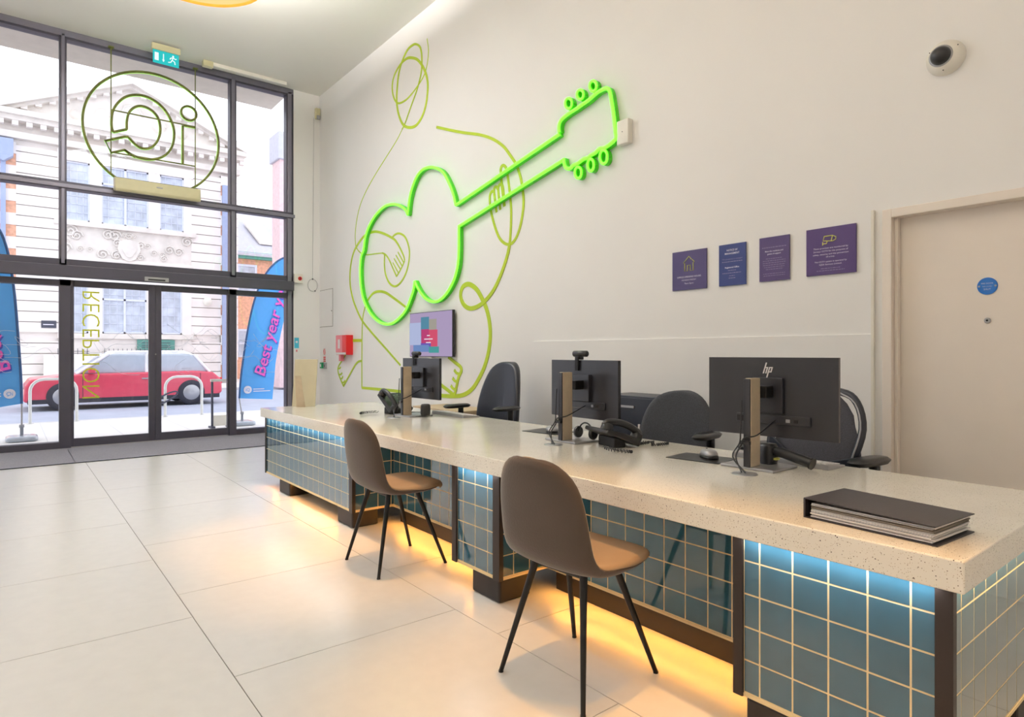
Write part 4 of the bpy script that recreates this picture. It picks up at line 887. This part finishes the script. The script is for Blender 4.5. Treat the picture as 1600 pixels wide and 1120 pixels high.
MB('white').box(-.012, .012, -.03, .19, .03, .20).build('lower_board', s)
MB('iron').box(-.10, .10, -.08, -.02, 0, .03).box(-.10, .10, .18, .22, 0, .03).build('foot', s)

# feather banners
def banner(label, base, pole, edge, p_txt, U, V, mir, x):
    s = thing('feather_banner', label, 'banner', (base[0], base[1], -.012))
    by = base[1]
    L = smooth(pole, 4); R_ = smooth(edge, 4)
    while len(R_) < len(L): R_.append(R_[-1])
    R_ = [R_[int(i * (len(R_) - 1) / (len(L) - 1))] for i in range(len(L))]
    vs = []; N = len(L); K = 7
    for i in range(N):
        for j in range(K):
            u = j / (K - 1); vs.append((x - base[0] + .012 * math.sin(i * .7 + u * 5) * u, L[i][0] * (1 - u) + R_[i][0] * u - by, L[i][1] * (1 - u) + R_[i][1] * u))
    n0 = len(vs); vs += [(a_ - .004, b_, c_) for a_, b_, c_ in vs]; fs = []
    for i in range(N - 1):
        for j in range(K - 1): q = i * K + j; fs += [(q, q + 1, q + K + 1, q + K), (n0 + q + K, n0 + q + K + 1, n0 + q + 1, n0 + q)]
    MB('flagb').add(vs, fs, 0, True).build('banner_fabric', s)
    e = MB('flagedge'); e.tube([(x - base[0], y - by, z) for y, z in L], .016, 8); e.build('sleeve', s)
    p = MB('silver'); p.tube([(0, 0, .02), (0, 0, .15), (x - base[0], L[0][0] - by, L[0][1])], .011, 8); p.lathe([(.02, .02), (.02, .18), (.03, .18), (.03, .22)], None, 12); p.build('pole', s)
    MB('carglass').add(*rounded_slab(.22, .18, 0, .07, 24, 5), 0, True).build('water_base', s)
    o = Vector((x - base[0] + .022, p_txt[0] - by, p_txt[1]))
    sh_ = MB('pinks'); text(sh_, 'Best year yet', tuple(o + Vector((-.004, .015, -.02))), U, V, height=.175, width=1.62, offset=.016, shear=.15, align='l'); sh_.build('text_shadow', s)
    t = MB('pink'); text(t, 'Best year yet', tuple(o), U, V, height=.175, width=1.62, offset=.012, shear=.15, align='l'); t.build('lettering', s)
    y0 = (L[0][0] + R_[0][0]) / 2 - by; sg = -1 if mir else 1
    lg_ = MB('ink', 'flagb'); ly = L[0][0] - by + sg * .13; lz = L[0][1] + .14
    lg_.lathe([(.065, 0), (.065, .003)], T((x - base[0] + .018, ly, lz)) @ RY(PI / 2), 28)
    text(lg_, 'iQ', (x - base[0] + .0225, ly, lz - .025), (0, sg, 0), (0, 0, 1), height=.05, offset=.004, mi=1)
    for k in range(2): lg_.box(x - base[0] + .018, x - base[0] + .021, *sorted((ly + sg * .09, ly + sg * (.27 + .1 * k))), lz - .0 - .035 * k, lz + .014 - .035 * k)
    lg_.build('logo', s)
ua = Vector((0, .333, 1.347)).normalized(); va = Vector((0, -ua.z, ua.y))
banner('blue feather banner with pink lettering right of the doors, pole at its left', (-11.0, 3.03), [(2.999, .44), (3.02, .75), (3.061, 1.093), (3.143, 1.632), (3.237, 2.07), (3.352, 2.40), (3.481, 2.63), (3.643, 2.80), (3.82, 2.90)],
       [(3.545, .40), (3.57, .75), (3.61, 1.1), (3.72, 1.7), (3.82, 2.1), (3.88, 2.45), (3.90, 2.7), (3.90, 2.85), (3.85, 2.90)], (3.40, .80), ua, va, False, -11.05)
ub = Vector((0, -.16, 1.35)).normalized(); vb = Vector((0, ub.z, -ub.y)) * 1.0
banner('blue feather banner with reversed lettering at the left edge, pole at its right', (-10.9, .13), [(.13, .507), (.12, .9), (.095, 1.356), (.06, 1.91), (.018, 2.33), (-.027, 2.6), (-.10, 2.84), (-.22, 3.0), (-.38, 3.08)],
       [(-.42, .42), (-.45, .9), (-.50, 1.4), (-.56, 1.9), (-.60, 2.3), (-.62, 2.6), (-.60, 2.85), (-.54, 3.0), (-.42, 3.08)], (-.16, .93), ub, vb, True, -10.9)

# red car parked along the far side of the road
car = thing('car', 'red car with a white roof in the street behind the left door leaf', 'car', (-17.9, 2.2, -.09))
def side(poly, m_, name, hw, bevel=.04, par=car, inset=0):
    mb = MB(m_); mb.prism(poly, 'x', -hw, hw); return mb.build(name, par, bevel=bevel, bseg=3)
side([(-1.98, .22), (-1.95, .55), (-1.85, .70), (-1.0, .80), (1.35, .84), (1.80, .80), (2.0, .62), (2.02, .30), (1.9, .20), (-1.85, .18)], 'carred', 'body', .86, .05)
side([(-1.02, .79), (-.42, 1.22), (-.35, 1.26), (1.28, 1.26), (1.45, 1.18), (1.78, .79)], 'carglass', 'window_glass', .74, .05)
side([(-.50, 1.18), (-.28, 1.33), (1.15, 1.34), (1.48, 1.20)], 'carwhite', 'roof', .72, .03)
pl = MB('carwhite')
for sx in (-1, 1):
    for a_, b_ in (((-1.02, .80), (-.40, 1.26)), ((.35, .80), (.35, 1.26)), ((1.74, .80), (1.38, 1.24))): pl.tube([(sx * .75, a_[0], a_[1]), (sx * .72, b_[0], b_[1])], .035, 8)
pl.build('pillar', car)
side([(-1.9, .16), (-1.9, .26), (1.95, .26), (1.95, .16)], 'tyre', 'sill', .87, .01)
for sy in (-1.28, 1.30):
    for sx in (-1, 1):
        wl = MB('tyre').lathe([(.20, -.10), (.30, -.09), (.31, 0), (.30, .09), (.20, .10)], T((sx * .79, sy, .31)) @ RY(PI / 2), 28).build('wheel', car)
        MB('silver').lathe([(.19, 0), (.18, .012), (.05, .02)], T((sx * .885, sy, .31)) @ RY(sx * PI / 2), 20).build('hub_cap', wl)
dg = MB('tyre')
for yy in (-.92, .42, 1.5): dg.box(-.8625, .8625, yy, yy + .012, .28, .78)
dg.build('door_seam', car)
for yy in (.24, 1.32): MB('silver').box(.86, .885, yy, yy + .13, .66, .69).build('door_handle', car)
MB('carred').box(.80, .98, -.82, -.68, .82, .93).build('wing_mirror', car, bevel=.02)
MB('ink').box(.4, .7, -1.99, -1.96, .5, .62).box(-.7, -.4, -1.99, -1.96, .5, .62).build('headlamp', car, bevel=.02)
MB('red').box(.55, .8, 1.99, 2.03, .5, .66).box(-.8, -.55, 1.99, 2.03, .5, .66).build('tail_lamp', car, bevel=.02)

# stone building opposite
XF = -27.0
bl = thing('civic_building', 'pale stone classical building with a carved pediment across the street', 'building', (XF, 3.5, -.012))
def fb(mb, d0, d1, y0, y1, z0, z1, mi=0): return mb.box(d0, d1, y0 - 3.5, y1 - 3.5, z0 + .012, z1 + .012, mi)   # d = distance in front of the facade plane
wl = MB('stone')
fb(wl, -6, -.12, -8, 7.28, 0, 9.0)
def courses(y0, y1, z0, z1, d=0.0, h=.36):
    z = z0
    while z < z1 - .02: fb(wl, -.14, d, y0, y1, z, min(z + h - .03, z1)); z += h
courses(.17, 1.35, 1.9, 8.2); courses(5.55, 6.62, 1.9, 8.2); courses(6.92, 7.28, .9, 8.2); courses(.17, 1.35, .1, 1.6)
courses(5.55, 6.62, .1, 1.6)
for a_, b_ in ((1.35, 1.62), (2.2, 2.62), (4.02, 4.50), (5.22, 5.55)): fb(wl, -.14, .02, a_, b_, .1, 4.3)
for a_, b_ in ((1.35, 1.50), (2.24, 2.60), (4.08, 4.46), (5.28, 5.55)): fb(wl, -.14, .03, a_, b_, 5.85, 8.0)
fb(wl, -.14, 0, 1.35, 5.55, .1, 1.86); fb(wl, -.14, .005, 1.35, 5.55, 3.68, 4.6); fb(wl, -.14, .05, 1.3, 5.6, 7.96, 8.3)
wl.build('wall', bl)
co = MB('stoned')
fb(co, -.14, .35, -8, 7.42, 8.95, 9.10); fb(co, -.14, .50, -8, 7.50, 9.10, 9.28); fb(co, -.14, .16, -8, 7.34, 8.40, 8.62); fb(co, -.14, .12, 1.2, 5.7, 5.68, 5.85); fb(co, -.14, .14, 1.3, 5.6, 1.70, 1.88); fb(co, -.14, .10, 1.3, 5.6, 4.35, 4.52)
co.build('cornice', bl)
de = MB('stone')
y = -2.6
while y < 7.3: fb(de, .05, .30, y, y + .17, 8.80, 8.95); y += .38
de.build('dentils', bl)
pd = MB('stoned'); pd.prism([(-.20 - 3.5, 9.29), (7.48 - 3.5, 9.29), (3.5 - 3.5, 11.0)], 'x', -1.2, .05)
def rake(y0, z0, y1, z1, d0, d1, t, mb): mb.prism([(y0 - 3.5, z0), (y1 - 3.5, z1), (y1 - 3.5, z1 + t), (y0 - 3.5, z0 + t)], 'x', d0, d1)
for y0 in (-.35, 7.5):
    rake(y0, 9.24, 3.5, 11.0, -1.2, .52, .26, pd); rake(y0, 9.12 if False else 9.15, 3.5, 10.9, -.5, .30, .12, pd)
pd.build('pediment', bl)
dd = MB('stone')
for k in range(1, 10):
    f_ = k / 10
    for sgn in (-1, 1):
        y = 3.5 + sgn * (1 - f_) * 3.9; z = 9.15 + f_ * 1.75; dd.prism([(y - .09 - 3.5, z - .1), (y + .09 - 3.5, z - .1 + 0), (y + .09 - 3.5, z + .06), (y - .09 - 3.5, z + .06)], 'x', .05, .26)
dd.build('dentils', bl)
cv = MB('stoned'); rr = random.Random(11)
def relief(mb, y, z, r, d=.05):
    pts = []
    for k in range(14): a_ = k * .75; q = r * (1 - k / 16); pts.append((d + .03, y - 3.5 + q * math.cos(a_), z + q * math.sin(a_)))
    mb.tube(pts, r * .14, 6)
for y, z, r in ((3.5, 10.0, .38), (2.6, 9.75, .26), (4.4, 9.75, .26), (1.8, 9.6, .18), (5.2, 9.6, .18)): relief(cv, y, z, r); cv.lathe([(r, 0), (r * .8, .05), (r * .3, .09)], T((.05, y - 3.5, z)) @ RY(PI / 2), 18)
cv.build('pediment_carving', bl)
pn = MB('stoned'); fb(pn, -.14, -.03, 1.35, 5.55, 4.52, 5.68)
pn.prism([(-.36, 5.3), (-.42, 5.0), (-.26, 4.66), (-.05, 4.56), (.16, 4.66), (.32, 5.0), (.26, 5.3), (-.05, 5.38)], 'x', -.05, .06)
pn.prism([(-.24, 5.22), (-.28, 5.0), (-.16, 4.76), (-.05, 4.70), (.06, 4.76), (.18, 5.0), (.14, 5.22), (-.05, 5.26)], 'x', .06, .085)
for q in (-.42, .32): relief(pn, q + 3.5, 5.2, .16, 0); relief(pn, q + 3.5, 4.75, .13, 0)
relief(pn, 3.45, 5.50, .14, .0); relief(pn, 3.3, 5.52, .09, .02); relief(pn, 3.6, 5.52, .09, .02)
for k in range(26):
    y = 1.5 + 3.9 * rr.random(); z = 4.7 + .8 * rr.random()
    if abs(y - 3.45) > .4: relief(pn, y, z, rr.uniform(.1, .24), -.02)
pn.build('carved_panel', bl)
qu = MB('brick', 'stone'); z = .3; k = 0
fb(qu, -.14, -.02, -8, .17, .2, 8.3, 0); fb(qu, -.14, -.02, 6.62, 6.92, .2, 8.3, 0)
while z < 8.2:
    if k % 2: fb(qu, -.14, .012, -8, .17, z, z + .40, 1); fb(qu, -.14, .012, 6.62, 6.92, z, z + .40, 1)
    z += .40; k += 1
qu.build('brick_quoins', bl)
def win(y0, y1, z0, z1, nx, nz, m_='pane'):
    f_ = MB('lead'); t_ = .05
    fb(f_, -.11, -.04, y0, y0 + t_, z0, z1); fb(f_, -.11, -.04, y1 - t_, y1, z0, z1); fb(f_, -.11, -.04, y0, y1, z0, z0 + t_); fb(f_, -.11, -.04, y0, y1, z1 - t_, z1)
    if nx >= 6: fb(f_, -.11, -.04, (y0 + y1) / 2 - .035, (y0 + y1) / 2 + .035, z0, z1); fb(f_, -.11, -.04, y0, y1, z0 + (z1 - z0) * .68, z0 + (z1 - z0) * .68 + .07)
    for k in range(1, nx): y = y0 + (y1 - y0) * k / nx; fb(f_, -.10, -.075, y - .009, y + .009, z0, z1)
    for k in range(1, nz): z = z0 + (z1 - z0) * k / nz; fb(f_, -.10, -.075, y0, y1, z - .009, z + .009)
    w_ = f_.build('window', bl); p_ = MB(m_); fb(p_, -.118, -.10, y0 + .02, y1 - .02, z0 + .02, z1 - .02); p_.build('glass', w_)
for y0, y1, nx in ((1.50, 2.24, 4), (2.60, 4.08, 7), (4.46, 5.28, 4)): win(y0, y1, 5.86, 7.95, nx, 7)
for y0, y1, nx in ((1.62, 2.2, 3), (2.62, 4.02, 6), (4.50, 5.22, 3)): win(y0, y1, 1.9, 3.66, nx, 5)
dp = MB('pipe'); fb(dp, .02, .16, 6.66, 6.90, .1, 7.9); dp.build('downpipe', bl)
dp = MB('pipe'); fb(dp, .02, .16, -.24, -.10, .1, 7.9); fb(dp, .02, .34, -.55, .10, 7.75, 8.30); dp.prism([(-.55 - 3.5, 7.76), (-.17 - 3.5, 7.55), (.10 - 3.5, 7.76)], 'x', .02, .34); dp.build('downpipe_hopper', bl)
sg = MB('iron', 'ink'); fb(sg, 0, .03, .85, 1.27, 2.05, 2.30); fb(sg, .03, .035, .90, 1.2, 2.15, 2.18, 1); sg.build('wall_plaque', bl)
sg = MB('sign', 'iron'); fb(sg, .05, .09, 3.70, 4.95, 1.30, 1.68)
for z in (1.55, 1.45, 1.38): fb(sg, .09, .095, 4.45, 4.8, z, z + .025, 1); fb(sg, .09, .095, 3.85, 4.15, z, z + .025, 1)
sg.build('name_board', bl)
lp = MB('white'); lp.lathe([(.05, 0), (.15, .08), (.16, .2), (.12, .3), (.02, .34)], T((.15, 6.1 - 3.5, 3.05)), 16); fb(lp, 0, .15, 6.05, 6.12, 3.1, 3.18); lp.build('wall_lamp', bl)
rl = thing('railings', 'low dark iron railings in front of the stone building', 'railings', (XF + .35, 3.5, -.012))
r_ = MB('iron')
MB('stone').box(-.06, .06, -2.6, 2.2, 0, 1.15).build('low_wall', rl)
for a_, b_ in ((1.30, 2.20), (2.65, 5.25)):
    r_.box(-.01, .01, a_ - 3.5, b_ - 3.5 - .0, 1.24, 1.26).box(-.01, .01, a_ - 3.5, b_ - 3.5, 1.17, 1.19)
    y = a_
    while y <= b_: r_.box(-.01, .01, y - 3.5 - .008, y - 3.5 + .008, 1.15, 1.35); y += .14
r_.build('bars', rl)

# brick houses to the right
h = thing('brick_house', 'orange brick house with a grey slate roof, right of the stone building', 'house', (-30.5, 11, -.012))
w2 = MB('brick'); w2.box(-6, 0, -3.2, 8, 0, 5.6); w2.build('wall', h)
MB('sign').box(-.1, .25, -3.2, 8, 5.55, 5.85).build('gutter', h)
MB('slate').add([(.3, -3.2, 5.8), (.3, 8, 5.8), (-3.2, 8, 8.3), (-3.2, -3.2, 8.3), (.3, -3.2, 5.68), (.3, 8, 5.68), (-3.2, 8, 8.18), (-3.2, -3.2, 8.18)], [(0, 1, 2, 3), (7, 6, 5, 4), (0, 4, 5, 1), (1, 5, 6, 2), (2, 6, 7, 3), (3, 7, 4, 0)]).build('roof', h)
MB('white').add([(-.4, -1.7, 6.5), (-.4, -.9, 6.5), (-2.0, -1.2, 7.75), (-2.0, -2.0, 7.75), (-.4, -1.7, 6.38), (-.4, -.9, 6.38), (-2.0, -1.2, 7.6), (-2.0, -2.0, 7.6)], [(0, 1, 2, 3), (7, 6, 5, 4), (0, 4, 5, 1), (1, 5, 6, 2), (2, 6, 7, 3), (3, 7, 4, 0)]).build('skylight', h)
for yy, zz in ((-2.75, 4.0), (-2.75, 1.0), (-.9, 1.0), (1.0, 4.0), (1.0, 1.0)):
    f_ = MB('lead').box(0, .06, yy - .1, yy, zz, zz + 1.3).box(0, .06, yy + .7, yy + .8, zz, zz + 1.3).box(0, .06, yy, yy + .7, zz, zz + .1).box(0, .06, yy, yy + .7, zz + 1.2, zz + 1.3).box(0, .06, yy, yy + .7, zz + .6, zz + .68).build('window', h)
    MB('pane').box(.005, .02, yy, yy + .7, zz + .1, zz + 1.2).build('glass', f_)
h = thing('brick_tower', 'tall pink brick tower with a grey stone cap at the right edge of the glazing', 'building', (-22.6, 8.2, -.012))
MB('brickp').box(-.2, .6, -.90, 4, 0, 7.9).build('wall', h)
MB('slate').box(-.3, .7, -.98, 4.1, 7.9, 8.85).build('cap', h, bevel=.03)
h = thing('neighbour_building', 'distant pale roofline left of the pediment', 'building', (-35, -2.8, -.012))
MB('stone').box(-6, 0, -3.2, 3.2, 0, 11.4).build('wall', h); MB('slate').box(-6.2, .3, -3.3, 3.3, 11.4, 11.8).build('roof', h)
